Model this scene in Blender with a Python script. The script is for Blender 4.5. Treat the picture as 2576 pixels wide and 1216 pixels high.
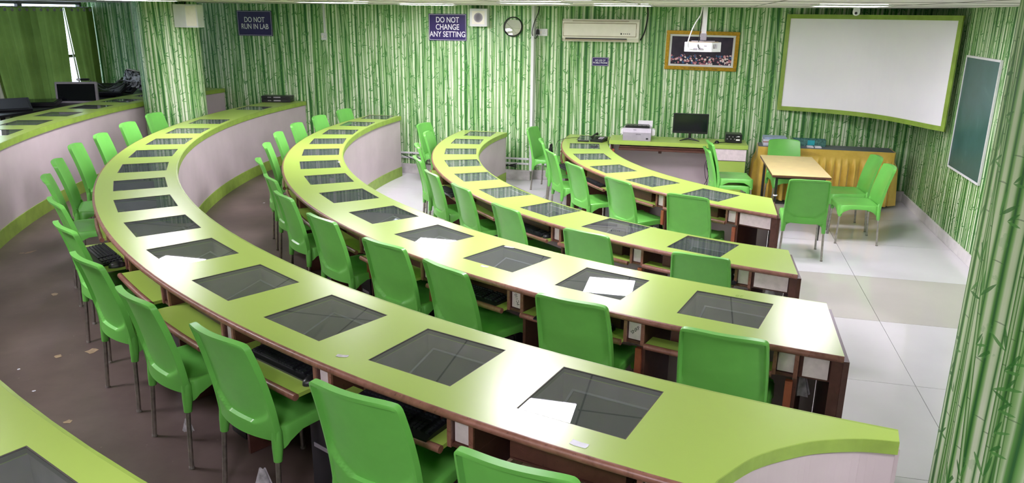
import bpy, bmesh, math, random
import numpy as np
from mathutils import Vector, Matrix, Euler
random.seed(7)
for o in list(bpy.data.objects): bpy.data.objects.remove(o)
C = bpy.context.scene.collection
SC = bpy.context.scene
PI = math.pi
# ------------------------------------------------------------------ camera, world, exposure
H = 2.452
PITCH, ROLL = 0.2909016, 0.0102873
cam = bpy.data.objects.new('camera', bpy.data.cameras.new('camera')); C.objects.link(cam)
fw = Vector((0, math.cos(PITCH), -math.sin(PITCH))); rt = Vector((1, 0, 0)); up = rt.cross(fw)
rt2 = math.cos(ROLL)*rt + math.sin(ROLL)*up; up2 = -math.sin(ROLL)*rt + math.cos(ROLL)*up
M = Matrix((rt2, up2, -fw)).transposed().to_4x4(); M.translation = Vector((0, 0, H))
cam.matrix_world = M
cam.data.sensor_width = 36; cam.data.lens = 1920.618/2576*36; cam.data.clip_start = .05; cam.data.clip_end = 200
SC.camera = cam
w = bpy.data.worlds.new('world'); SC.world = w; w.use_nodes = True
w.node_tree.nodes['Background'].inputs[0].default_value = (.78, .88, 1, 1)
w.node_tree.nodes['Background'].inputs[1].default_value = 4.0
SC.view_settings.view_transform = 'Standard'; SC.view_settings.look = 'None'
SC.view_settings.gamma = 1; SC.view_settings.use_curve_mapping = False
SC.view_settings.exposure = 0.25
LIGHT = 52.0
# ------------------------------------------------------------------ frames of reference
S = 1.05
c0 = Vector((4.32*S, 9.39*S))
P0 = Vector((.26*S, 10.95*S)); A0 = math.radians(-13.8)
ev = Vector((math.cos(A0), math.sin(A0))); nb = Vector((-ev.y, ev.x))
ZC, ZD, ZE, CEIL = .18, .315, .47, 2.556
def P(r, th, z=0.):
    a = math.radians(th); return Vector((c0.x+r*math.cos(a), c0.y+r*math.sin(a), z))
def R(s, t, z=0.):
    p = P0 + ev*s - nb*t; return Vector((p.x, p.y, z))
# ------------------------------------------------------------------ materials
def lin(h):
    if isinstance(h, str): h = [int(h[i:i+2], 16) for i in (0, 2, 4)]
    return tuple(((v/255)/12.92 if v/255 <= .04045 else ((v/255+.055)/1.055)**2.4) for v in h)+(1,)
class NT:
    def __init__(s, name):
        s.m = bpy.data.materials.new(name); s.m.use_nodes = True; s.t = s.m.node_tree; s.t.nodes.clear()
        s.out = s.t.nodes.new('ShaderNodeOutputMaterial')
    def n(s, kind, ins=None, **at):
        nd = s.t.nodes.new(kind)
        for k, v in at.items(): setattr(nd, k, v)
        for k, v in (ins or {}).items(): s.set(nd.inputs[k], v)
        return nd
    def set(s, sock, v):
        if isinstance(v, bpy.types.NodeSocket): s.t.links.new(v, sock)
        else: sock.default_value = v
    def m_(s, op, a, b=None, c=None, clamp=False):
        nd = s.n('ShaderNodeMath', operation=op, use_clamp=clamp); s.set(nd.inputs[0], a)
        if b is not None: s.set(nd.inputs[1], b)
        if c is not None: s.set(nd.inputs[2], c)
        return nd.outputs[0]
    def mix(s, f, a, b, mode='MIX'):
        nd = s.n('ShaderNodeMix', data_type='RGBA', blend_type=mode); s.set(nd.inputs[0], f); s.set(nd.inputs[6], a); s.set(nd.inputs[7], b)
        return nd.outputs[2]
    def ramp(s, f, stops, interp='LINEAR'):
        nd = s.n('ShaderNodeValToRGB'); cr = nd.color_ramp; cr.interpolation = interp
        while len(cr.elements) < len(stops): cr.elements.new(.5)
        for e_, (p, c) in zip(cr.elements, stops): e_.position = p; e_.color = c
        s.set(nd.inputs[0], f); return nd.outputs[0]
    def pr(s, **k):
        nd = s.n('ShaderNodeBsdfPrincipled')
        for a, v in k.items(): s.set(nd.inputs[a.replace('_', ' ')], v)
        return nd.outputs[0]
    def done(s, sh, disp=None):
        s.t.links.new(sh, s.out.inputs[0]); return s.m
    def noise(s, scale, detail=3, rough=.5, vec=None, dist=0):
        nd = s.n('ShaderNodeTexNoise', {'Scale': scale, 'Detail': detail, 'Roughness': rough, 'Distortion': dist})
        if vec is not None: s.set(nd.inputs['Vector'], vec)
        return nd.outputs[0]
    def bump(s, h, st=.2, d=.002):
        nd = s.n('ShaderNodeBump', {'Height': h, 'Strength': st, 'Distance': d}); return nd.outputs[0]
def simple(name, col, rough=.5, metal=0, var=.06, spec=.5, coat=0, nscale=9, bump=0, emit=None):
    t = NT(name); tc = t.n('ShaderNodeTexCoord').outputs['Object']
    n1 = t.noise(nscale, 4, .55, tc); c = lin(col)
    lo = tuple(x*(1-var*2.2) for x in c[:3])+(1,); hi = tuple(min(1, x*(1+var*1.6)) for x in c[:3])+(1,)
    colr = t.ramp(n1, [(.3, lo), (.7, hi)])
    k = dict(Base_Color=colr, Roughness=rough, Metallic=metal, Coat_Weight=coat)
    if bump: k['Normal'] = t.bump(t.noise(nscale*14, 3, .5, tc), bump)
    sh = t.n('ShaderNodeBsdfPrincipled')
    for a, v in k.items(): t.set(sh.inputs[a.replace('_', ' ')], v)
    t.set(sh.inputs['Specular IOR Level'], spec)
    if emit: t.set(sh.inputs['Emission Color'], lin(emit[0])); t.set(sh.inputs['Emission Strength'], emit[1])
    return t.done(sh.outputs[0])
def bamboo_mat():
    t = NT('bamboo_wallpaper'); uv = t.n('ShaderNodeSeparateXYZ', {0: t.n('ShaderNodeUVMap').outputs[0]}); u, v = uv.outputs[0], uv.outputs[1]
    vec = t.n('ShaderNodeCombineXYZ', {0: u, 1: v}).outputs[0]
    def cell(U, rnd=.75, scale=1.):
        vo = t.n('ShaderNodeTexVoronoi', {'W': U, 'Scale': scale, 'Randomness': rnd}, voronoi_dimensions='1D', feature='F1')
        pw = vo.outputs['W']; wn = t.n('ShaderNodeTexWhiteNoise', {'W': pw}, noise_dimensions='1D')
        return t.m_('SUBTRACT', U, pw), wn.outputs['Value'], t.n('ShaderNodeSeparateColor', {0: wn.outputs['Color']}).outputs
    G0, G1, G2, PL, PH = lin('2f6a2e'), lin('68a351'), lin('a0c987'), lin('cbdfb8'), lin('e0ebd0')
    wob = t.m_('MULTIPLY', t.m_('SUBTRACT', t.noise(1.3, 2, .5, vec), .5), .35)
    U1 = t.m_('ADD', t.m_('MULTIPLY', u, 16.5), wob)
    d, r, rc = cell(U1, .65)
    prof = t.ramp(t.m_('ADD', d, .5), [(0, G0), (.10, G1), (.24, G2), (.36, PH), (.58, PH), (.70, PL), (.86, G1), (1, G0)])
    prof2 = t.ramp(t.m_('ADD', d, .5), [(0, G0), (.15, G1), (.45, G2), (.6, PL), (.75, G1), (1, G0)])
    col = t.mix(t.m_('GREATER_THAN', r, .80), prof, prof2)
    ed = t.n('ShaderNodeTexVoronoi', {'W': U1, 'Scale': 1., 'Randomness': .65}, voronoi_dimensions='1D', feature='DISTANCE_TO_EDGE').outputs['Distance']
    col = t.mix(t.m_('SUBTRACT', 1, t.m_('DIVIDE', ed, .085), clamp=True), col, lin('2d7036'))
    # node rings
    fr = t.m_('FRACT', t.m_('ADD', t.m_('MULTIPLY', v, t.m_('ADD', 2.2, rc[1])), t.m_('MULTIPLY', r, 13.7)))
    fr = t.m_('ADD', fr, t.m_('MULTIPLY', t.m_('MULTIPLY', d, d), .05))
    ring = t.m_('MULTIPLY', t.m_('LESS_THAN', fr, .014), .5)
    col = t.mix(ring, col, lin('1f5526'))
    # slim leaning stems in front
    for k, (fq, tilt, off, thr, hw) in enumerate([(7.5, .055, 3.1, .45, .12), (9., -.04, 7.7, .5, .09), (12, .012, 1.4, .35, .10), (6., .11, 9.2, .55, .07), (11., .03, 5.2, .5, .08)]):
        U = t.m_('ADD', t.m_('MULTIPLY', t.m_('ADD', u, t.m_('MULTIPLY', v, tilt)), fq), off)
        d2, r2, rc2 = cell(U, .9)
        msk = t.m_('MULTIPLY', t.m_('LESS_THAN', t.m_('ABSOLUTE', d2), hw), t.m_('GREATER_THAN', r2, thr))
        q = t.m_('ADD', t.m_('DIVIDE', d2, hw*2), .5)
        st = t.ramp(q, [(0, lin('275f26')), (.2, G1), (.55, PL if k != 1 else G2), (.85, G1), (1, lin('275f26'))])
        fr2 = t.m_('FRACT', t.m_('ADD', t.m_('MULTIPLY', v, 3.1), t.m_('MULTIPLY', r2, 9.7)))
        st = t.mix(t.m_('MULTIPLY', t.m_('LESS_THAN', fr2, .016), .5), st, lin('1f5526'))
        col = t.mix(msk, col, st)
    # leaves
    for k, (sx, sy, L, W_, thr) in enumerate([(5., 3.4, .44, .034, .3), (6.5, 4.2, .40, .034, .4), (4.2, 2.6, .42, .03, .5), (5.6, 3.1, .36, .034, .6)]):
        vv = t.n('ShaderNodeCombineXYZ', {0: t.m_('MULTIPLY', t.m_('ADD', u, k*3.3), sx), 1: t.m_('MULTIPLY', t.m_('ADD', v, k*1.7), sx)}).outputs[0]
        vo = t.n('ShaderNodeTexVoronoi', {'Vector': vv, 'Scale': 1.}, voronoi_dimensions='2D', feature='F1')
        loc = t.n('ShaderNodeVectorMath', {0: vv, 1: vo.outputs['Position']}, operation='SUBTRACT').outputs[0]
        cc = t.n('ShaderNodeSeparateColor', {0: vo.outputs['Color']}).outputs
        for j in range(2):
            ang = t.m_('ADD', t.m_('MULTIPLY', cc[0], 2.4), 3.6 + j*.8)
            ro = t.n('ShaderNodeVectorRotate', {'Vector': loc, 'Angle': ang}, rotation_type='Z_AXIS').outputs[0]
            sp = t.n('ShaderNodeSeparateXYZ', {0: ro}).outputs
            x = t.m_('DIVIDE', sp[0], L); prof_ = t.m_('MULTIPLY', t.m_('MULTIPLY', x, t.m_('SUBTRACT', 1, x)), W_*4)
            m1 = t.m_('LESS_THAN', t.m_('ABSOLUTE', sp[1]), prof_)
            m1 = t.m_('MULTIPLY', m1, t.m_('GREATER_THAN', cc[1], thr))
            col = t.mix(t.m_('MULTIPLY', m1, .85), col, lin('347d30') if (k+j) % 2 else lin('569a48'))
    mott = t.noise(9, 5, .6, vec); col = t.mix(t.m_('MULTIPLY', t.m_('GREATER_THAN', mott, .62), .25), col, lin('6fae66'))
    col = t.mix(.25, col, t.ramp(t.noise(3, 3, .6, vec), [(.3, lin('9fc794')), (.7, lin('ffffff'))]), 'MULTIPLY')
    return t.done(t.pr(Base_Color=col, Roughness=.48))
M_ = {}
M_['bamboo'] = bamboo_mat()
M_['ceiling'] = simple('ceiling_paint', 'ece4e6', .75, var=.02)
M_['white'] = simple('white_paint', 'dedcda', .5, var=.04)
M_['plinth'] = simple('scuffed_white_plaster', 'c9c6c4', .6, var=.14, nscale=6)
def tile_mat(name, col, rough):
    t = NT(name); g = t.n('ShaderNodeNewGeometry').outputs['Position']
    c = t.ramp(t.noise(2.2, 4, .6, g), [(.3, lin(col)), (.75, tuple(min(1, x*1.06) for x in lin(col)[:3])+(1,))])
    return t.done(t.pr(Base_Color=c, Roughness=t.ramp(t.noise(4, 3, .5, g), [(.35, (rough,)*3+(1,)), (.7, (rough*1.9,)*3+(1,))])))
M_['tile'] = tile_mat('polished_white_tile', 'cfcfd2', .07)
M_['tile_grey'] = tile_mat('greyish_tile', 'b9b7b0', .07)
M_['grout'] = simple('grey_grout', '8d8b88', .8)
def floor_mat():
    t = NT('worn_brown_vinyl'); g = t.n('ShaderNodeNewGeometry').outputs['Position']
    c = t.ramp(t.noise(1.1, 5, .65, g), [(.3, lin('483c38')), (.5, lin('5a4d48')), (.72, lin('6c5f59'))])
    c = t.mix(t.m_('MULTIPLY', t.m_('GREATER_THAN', t.noise(2.1, 5, .6, g, 1.5), .70), .55), c, lin('a08560'))
    c = t.mix(t.m_('MULTIPLY', t.m_('GREATER_THAN', t.noise(30, 2, .6, g), .76), .4), c, lin('a39a92'))
    return t.done(t.pr(Base_Color=c, Roughness=.42, Normal=t.bump(t.noise(60, 3, .5, g), .1)))
M_['vinyl'] = floor_mat()
def lime_mat():
    t = NT('lime_laminate'); g = t.n('ShaderNodeNewGeometry').outputs['Position']
    c = t.ramp(t.noise(1.3, 1, .4, g), [(.2, lin('9cb953')), (.8, lin('a0bd57'))])
    return t.done(t.pr(Base_Color=c, Roughness=.28))
M_['lime'] = lime_mat()
M_['lime_edge'] = simple('green_edge_band', '8dab45', .4, var=.08)
M_['lilac'] = simple('lilac_grey_laminate', 'c0b4b6', .45, var=.03, nscale=3)
def wood(name, a, b, sc=14):
    t = NT(name); g = t.n('ShaderNodeNewGeometry').outputs['Position']
    c = t.ramp(t.noise(sc, 5, .65, g, 1.2), [(.28, lin(a)), (.7, lin(b))])
    c = t.mix(t.m_('MULTIPLY', t.m_('GREATER_THAN', t.noise(60, 2, .6, g), .68), .5), c, tuple(x*.35 for x in lin(a)[:3])+(1,))
    return t.done(t.pr(Base_Color=c, Roughness=.38))
M_['nosing'] = wood('brown_wood_nosing', '6e4638', '96685a')
M_['wood'] = wood('dark_brown_wood', '4a2c24', '5d3a30')
M_['redwood'] = wood('reddish_wood', '8a4a33', 'a05a40')
M_['ply'] = wood('raw_plywood', '8d7a60', 'b5a283')
M_['plate'] = simple('label_plate', 'dccfd0', .5, var=.05, nscale=25)
M_['ink'] = simple('dark_ink', '2a2a30', .6)
def glass_mat():
    t = NT('tinted_tabletop_glass'); tr = t.n('ShaderNodeBsdfTransparent', {0: (.80, .84, .84, 1)})
    gl = t.n('ShaderNodeBsdfGlossy', {'Roughness': .012, 'Color': (1, 1, 1, 1)})
    fr0 = t.n('ShaderNodeFresnel', {'IOR': 1.85}); bf = t.n('ShaderNodeNewGeometry').outputs['Backfacing']; fr = t.n('ShaderNodeMath', {0: fr0.outputs[0], 1: t.m_('SUBTRACT', 1., bf)}, operation='MULTIPLY')
    mx = t.n('ShaderNodeMixShader', {0: fr.outputs[0], 1: tr.outputs[0], 2: gl.outputs[0]})
    df = t.n('ShaderNodeBsdfDiffuse', {0: (.22, .24, .27, 1)})
    m2 = t.n('ShaderNodeMixShader', {0: .12, 1: mx.outputs[0], 2: df.outputs[0]})
    return t.done(m2.outputs[0])
M_['glass'] = glass_mat()
M_['joint'] = simple('dark_joint', '45423c', .7)
M_['well'] = simple('glass_well_lining', '8a7f82', .7, var=.1)
M_['black'] = simple('black_plastic', '17181b', .35, var=.1)
M_['screen'] = simple('dark_screen', '14171c', .12, var=.02)
M_['key'] = simple('keycap_plastic', '24262c', .45)
M_['greymetal'] = simple('silver_plastic', '9c98a0', .35, var=.05)
M_['chair'] = simple('green_polypropylene', '6bbc52', .34, var=.03, spec=.55)
M_['alu'] = simple('aluminium_tube', 'b0aca4', .35, metal=.85, var=.12, nscale=30)
M_['cap'] = simple('grey_foot_cap', '8b8880', .6)
M_['blacksteel'] = simple('black_steel', '1c1a1a', .4)
M_['whitepl'] = simple('white_plastic', 'dfe0e2', .4, var=.02)
M_['cream'] = simple('cream_plastic', 'efeade', .4, var=.02)
M_['creamdark'] = simple('aged_cream_plastic', 'a2967c', .5)
M_['sign'] = simple('navy_sign', '3b3068', .22, var=.02)
M_['signtext'] = simple('white_lettering', 'e8e6f2', .4, var=.01)
M_['mirror'] = simple('mirror_glass', 'f4f2fa', .03, metal=1, var=.0)
M_['screenwhite'] = simple('projection_white', 'f6f5ff', .35, var=.012, nscale=2)
def board_mat():
    t = NT('chalk_board'); g = t.n('ShaderNodeNewGeometry').outputs['Position']
    c = t.ramp(t.noise(2.4, 5, .6, g, .6), [(.3, lin('2b5550')), (.62, lin('3b6461')), (.85, lin('6d8b88'))])
    return t.done(t.pr(Base_Color=c, Roughness=.35))
M_['board'] = board_mat()
M_['grey'] = simple('grey_tabletop', '70747e', .5)
M_['gold'] = simple('gold_frame', 'b98f2c', .3, metal=.6, var=.12, nscale=30)
M_['yellowtop'] = simple('sandy_yellow_laminate', 'e0cd90', .4, var=.03)
def cloth_mat(name, a, b):
    t = NT(name); g = t.n('ShaderNodeNewGeometry').outputs['Position']
    c = t.ramp(t.noise(7, 4, .6, g), [(.3, lin(a)), (.7, lin(b))])
    sh = t.n('ShaderNodeBsdfPrincipled'); t.set(sh.inputs['Base Color'], c); t.set(sh.inputs['Roughness'], .5); t.set(sh.inputs['Sheen Weight'], .3)
    return t.done(sh.outputs[0])
M_['satin'] = cloth_mat('mustard_satin', 'cba93c', 'dfc056')
def curtain_mat():
    t = NT('olive_curtain_cloth'); g = t.n('ShaderNodeNewGeometry').outputs['Position']
    c = t.ramp(t.noise(3, 5, .6, g), [(.3, lin('5e7639')), (.7, lin('708844'))])
    d = t.n('ShaderNodeBsdfDiffuse', {0: c}); tl = t.n('ShaderNodeBsdfTranslucent', {0: c})
    return t.done(t.n('ShaderNodeMixShader', {0: .18, 1: d.outputs[0], 2: tl.outputs[0]}).outputs[0])
M_['curtain'] = curtain_mat()
M_['sheer'] = cloth_mat('white_curtain_lining', 'd6dcc8', 'e6ead8')
M_['frame_dark'] = simple('dark_window_frame', '3d3a38', .4)
def pane_mat():
    t = NT('window_glass'); tr = t.n('ShaderNodeBsdfTransparent', {0: (.93, .96, 1, 1)}); gl = t.n('ShaderNodeBsdfGlossy', {'Roughness': .02})
    return t.done(t.n('ShaderNodeMixShader', {0: t.m_('MULTIPLY', t.n('ShaderNodeFresnel', {'IOR': 1.45}).outputs[0], t.m_('SUBTRACT', 1., t.n('ShaderNodeNewGeometry').outputs['Backfacing'])), 1: tr.outputs[0], 2: gl.outputs[0]}).outputs[0])
M_['pane'] = pane_mat()
def wrap_mat():
    t = NT('crinkled_clear_plastic'); g = t.n('ShaderNodeNewGeometry').outputs['Position']
    n = t.noise(11, 3, .5, g, 1.5)
    p = t.pr(Base_Color=t.ramp(n, [(.4, lin('1b1c22')), (.62, lin('c9cdd8'))]), Roughness=.15, Normal=t.bump(n, .8, .01))
    return t.done(p)
M_['wrap'] = wrap_mat()
M_['bag'] = simple('thin_translucent_plastic', 'b9b8bc', .3, var=.2, nscale=30)
M_['cyan'] = simple('cyan_label', '2fa9b3', .4)
M_['paper'] = simple('white_paper', 'd5d8e2', .5, var=.05, nscale=20)
M_['bluecover'] = simple('pale_blue_cover', '9fb0cf', .35, var=.1, nscale=25)
M_['redcover'] = simple('rust_cover', 'a2553a', .5)
M_['clear'] = simple('clear_teal_plastic', '4d7a74', .15, var=.2, nscale=40)
t = NT('lamp_diffuser'); em = t.n('ShaderNodeEmission', {0: (1, .90, 1.03, 1), 1: LIGHT}); M_['lamp'] = t.done(em.outputs[0])
def photo_mat():
    t = NT('stage_photo_print'); uv = t.n('ShaderNodeUVMap').outputs[0]; sp = t.n('ShaderNodeSeparateXYZ', {0: uv}).outputs
    bg = t.ramp(t.noise(3, 3, .5, uv), [(.3, lin('2c2238')), (.7, lin('3d2f49'))])
    vo = t.n('ShaderNodeTexVoronoi', {'Vector': uv, 'Scale': 13.}, feature='F1')
    cc = t.n('ShaderNodeSeparateColor', {0: vo.outputs['Color']}).outputs
    f = t.ramp(cc[0], [(0, lin('d79aa8')), (.3, lin('b06a80')), (.5, lin('e8d5dc')), (.7, lin('3d5f8f')), (.85, lin('1f2740')), (1, lin('c8a0b8'))], 'CONSTANT')
    prof = t.m_('ADD', .5, t.m_('MULTIPLY', t.m_('SUBTRACT', t.noise(5, 3, .6, uv), .5), 1.0))
    low = t.m_('LESS_THAN', sp[1], t.m_('MULTIPLY', prof, .62))
    return t.done(t.pr(Base_Color=t.mix(t.m_('MULTIPLY', low, t.m_('LESS_THAN', vo.outputs['Distance'], .55)), bg, f), Roughness=.2))
M_['photo'] = photo_mat()
# ------------------------------------------------------------------ mesh helpers
class MB:
    def __init__(s): s.v, s.f, s.mi, s.uv, s.cur = [], [], [], [], 0
    def add(s, vs, fs, uvs=None, X=None):
        b = len(s.v); s.v += [tuple((X @ Vector(p)) if X else p) for p in vs]
        for i, f in enumerate(fs):
            s.f.append([b+k for k in f]); s.mi.append(s.cur); s.uv.append(uvs[i] if uvs else None)
        return s
    def box(s, cx, cy, cz, sx, sy, sz, X=None, bev=0):
        x, y, z = sx/2, sy/2, sz/2
        if bev:
            bm = bmesh.new(); bmesh.ops.create_cube(bm, size=1, matrix=Matrix.Translation((cx, cy, cz)) @ Matrix.Diagonal((sx, sy, sz, 1)))
            bmesh.ops.bevel(bm, geom=bm.edges[:], offset=bev, segments=2, affect='EDGES')
            bm.verts.index_update(); s.add([v.co[:] for v in bm.verts], [[v.index for v in f.verts] for f in bm.faces], X=X); bm.free(); return s
        vs = [(cx+a*x, cy+b*y, cz+c*z) for c in (-1, 1) for b in (-1, 1) for a in (-1, 1)]
        return s.add(vs, [(0, 2, 3, 1), (4, 5, 7, 6), (0, 1, 5, 4), (2, 6, 7, 3), (0, 4, 6, 2), (1, 3, 7, 5)], X=X)
    def tube(s, pts, r, n=10, cap=True, X=None):
        pts = [Vector(p) for p in pts]; rs = r if isinstance(r, (list, tuple)) else [r]*len(pts); vs = []; fs = []
        ref = None
        for i, p in enumerate(pts):
            d = (pts[min(i+1, len(pts)-1)]-pts[max(i-1, 0)]).normalized()
            if ref is None: ref = Vector((0, 0, 1)) if abs(d.z) < .9 else Vector((1, 0, 0))
            a = d.cross(ref).normalized(); b = d.cross(a).normalized(); ref = ref if abs(d.dot(ref)) < .98 else b
            vs += [tuple(p+rs[i]*(math.cos(2*PI*k/n)*a+math.sin(2*PI*k/n)*b)) for k in range(n)]
        for i in range(len(pts)-1):
            fs += [(i*n+k, i*n+(k+1) % n, (i+1)*n+(k+1) % n, (i+1)*n+k) for k in range(n)]
        if cap: fs += [tuple(range(n))[::-1], tuple((len(pts)-1)*n+k for k in range(n))]
        return s.add(vs, fs, X=X)
    def lathe(s, prof, n=24, X=None):
        vs = [(r*math.cos(2*PI*k/n), r*math.sin(2*PI*k/n), z) for r, z in prof for k in range(n)]
        fs = [(i*n+k, i*n+(k+1) % n, (i+1)*n+(k+1) % n, (i+1)*n+k) for i in range(len(prof)-1) for k in range(n)]
        fs += [tuple(range(n))[::-1], tuple((len(prof)-1)*n+k for k in range(n))]
        return s.add(vs, fs, X=X)
    def prism(s, poly, z0, z1, X=None):
        n = len(poly); vs = [(x, y, z0) for x, y in poly]+[(x, y, z1) for x, y in poly]
        return s.add(vs, [tuple(range(n))[::-1], tuple(range(n, 2*n))]+[(i, (i+1) % n, n+(i+1) % n, n+i) for i in range(n)], X=X)
    def grid(s, fn, nu, nv, X=None, uv=None):
        vs = [fn(i/nu, j/nv) for j in range(nv+1) for i in range(nu+1)]
        fs = [(j*(nu+1)+i, j*(nu+1)+i+1, (j+1)*(nu+1)+i+1, (j+1)*(nu+1)+i) for j in range(nv) for i in range(nu)]
        us = None
        if uv: us = [[uv(a/nu, b/nv) for a, b in ((i, j), (i+1, j), (i+1, j+1), (i, j+1))] for j in range(nv) for i in range(nu)]
        return s.add(vs, fs, us, X)
    def mesh(s, name, mats, smooth=False):
        me = bpy.data.meshes.new(name); me.from_pydata(s.v, [], s.f)
        for m in (mats if isinstance(mats, (list, tuple)) else [mats]): me.materials.append(M_[m] if isinstance(m, str) else m)
        me.polygons.foreach_set('material_index', s.mi)
        if any(u for u in s.uv):
            ul = me.uv_layers.new(name='UVMap')
            for p, u in zip(me.polygons, s.uv):
                if u:
                    for li, q in zip(p.loop_indices, u): ul.data[li].uv = q
        bm = bmesh.new(); bm.from_mesh(me); bmesh.ops.recalc_face_normals(bm, faces=bm.faces[:]); bm.to_mesh(me); bm.free()
        if smooth:
            me.polygons.foreach_set('use_smooth', [True]*len(me.polygons))
            try: me.set_sharp_from_angle(angle=math.radians(smooth if smooth is not True else 40))
            except Exception: pass
        return me
    def build(s, name, mats, parent=None, smooth=False, X=None):
        return link(name, s.mesh(name, mats, smooth), parent, X)
def link(name, me, parent=None, X=None):
    o = bpy.data.objects.new(name, me); C.objects.link(o)
    if parent: o.parent = parent
    if X: o.matrix_local = X
    return o
def tag(o, label=None, cat=None, group=None, kind=None):
    for k, v in (('label', label), ('category', cat), ('group', group), ('kind', kind)):
        if v: o[k] = v
    return o
def thing(name, label, cat, loc=(0, 0, 0), rz=0., group=None):
    o = bpy.data.objects.new(name, None); C.objects.link(o); o.location = loc; o.rotation_euler = (0, 0, rz); o.empty_display_size = .1
    return tag(o, label, cat, group)
def struct(o): o['kind'] = 'structure'; return o
def copy_tree(o, parent=None):
    c = o.copy(); C.objects.link(c); c.parent = parent
    for ch in o.children: copy_tree(ch, c)
    return c
def frame(origin, xdir, zdir=Vector((0, 0, 1))):
    """matrix with local x along xdir, local z along zdir"""
    x = Vector(xdir).normalized(); z = Vector(zdir).normalized(); y = z.cross(x).normalized()
    m = Matrix((x, y, z)).transposed().to_4x4(); m.translation = Vector(origin); return m
ORD = ['first', 'second', 'third', 'fourth', 'fifth', 'sixth', 'seventh', 'eighth', 'ninth', 'tenth', 'eleventh', 'twelfth', 'thirteenth', 'fourteenth', 'fifteenth', 'sixteenth', 'seventeenth', 'eighteenth']
def text(name, body, size, mat, X, parent, ext=.0015, align='CENTER', space=1., sx=1.):
    cu = bpy.data.curves.new(name, 'FONT'); cu.body = body; cu.size = size; cu.align_x = align; cu.align_y = 'CENTER'; cu.extrude = ext; cu.space_line = space
    cu.offset = size*.012 if size > .05 else 0
    o = bpy.data.objects.new('tmp', cu); me = bpy.data.meshes.new_from_object(o); bpy.data.objects.remove(o)
    me.materials.clear(); me.materials.append(M_[mat])
    return link(name, me, parent, X @ Matrix.Diagonal((sx, 1, 1, 1)))
e3 = Vector((ev.x, ev.y, 0)); n3 = Vector((-nb.x, -nb.y, 0))    # n3 points from back wall into the room
def WX(s, t, z):      # frame on the back wall: x along wall, y into the wall... z outward normal
    x = e3; zz = n3; y = zz.cross(x); m = Matrix((x, y, zz)).transposed().to_4x4(); m.translation = R(s, t, z); return m
RA = math.atan2(ev.y, ev.x)
# ------------------------------------------------------------------ room shell
SL, SR, TB = -7.66, 5.27, 13.6
CJ = (1.76, 6.07)   # a crossing of the ceiling joints, in room coordinates
def wall_panel(name, a, b, z0, z1, thick, outward, u0=0., mat='bamboo', parent=None):
    """vertical slab from a to b (world xy), thickness away along outward"""
    a, b = Vector((a[0], a[1], 0)), Vector((b[0], b[1], 0)); L = (b-a).length; o = Vector((outward[0], outward[1], 0))*thick
    vs = [a, b, b+o, a+o]; vs = [(p.x, p.y, z0) for p in vs]+[(p.x, p.y, z1) for p in vs]
    ua = [(u0, z0), (u0+L, z0), (u0+L, z1), (u0, z1)]; ub = [(0, z0), (thick, z0), (thick, z1), (0, z1)]
    m = MB(); m.add(vs, [(0, 1, 5, 4), (1, 2, 6, 5), (2, 3, 7, 6), (3, 0, 4, 7), (0, 3, 2, 1), (4, 5, 6, 7)], [ua, ub, ua, ub, ub, ub])
    return struct(m.build(name, mat, parent))
struct(wall_panel('wall_back', R(SL-.2, 0), R(0, 0), -.05, CEIL+.05, .12, nb))
wb2 = wall_panel('wall_back', R(0, -.12), R(SR+.2, -.12), -.05, CEIL+.05, .12, nb, u0=.37); 
wall_panel('wall_right', R(SR, -.12), R(SR, TB), -.05, CEIL+.05, .12, ev, u0=1.3)
wall_panel('wall_rear', R(SL-.1, TB), R(SR, TB), -.05, CEIL+.05, .12, -nb, u0=.2)
# left wall: solid below sill and beyond the window
wall_panel('wall_left', R(SL, 8.6), R(SL, TB), -.05, CEIL+.05, .12, -ev)
wall_panel('wall_left', R(SL, -.0), R(SL, .08), -.05, CEIL+.05, .12, -ev)
wall_panel('wall_left', R(SL, .08), R(SL, 8.6), -.05, .95, .12, -ev, mat='white')
m = MB(); m.box(0, 0, 0, 13.6, 14.6, .1); struct(m.build('ceiling', 'ceiling', X=Matrix.Translation(R((SL+SR)/2, 6.7, CEIL+.05)) @ Matrix.Rotation(RA, 4, 'Z')))
# ceiling cover strips
cs, ct = CJ
for k in range(11):
    t_ = ct+(k-5)*1.21
    if .2 < t_ < TB-.2: m = MB(); m.box(0, 0, 0, 12.8, .014, .004); struct(m.build('trim_%d' % (k+11), 'grout', X=Matrix.Translation(R((SL+SR)/2, t_, CEIL-.001)) @ Matrix.Rotation(RA, 4, 'Z')))
    s_ = cs+(k-6)*1.21
    if SL+.2 < s_ < SR-.2: m = MB(); m.box(0, 0, 0, .014, 13.4, .004); struct(m.build('trim_%d' % (k+31), 'grout', X=Matrix.Translation(R(s_, 6.75, CEIL-.001)) @ Matrix.Rotation(RA, 4, 'Z')))
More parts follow.
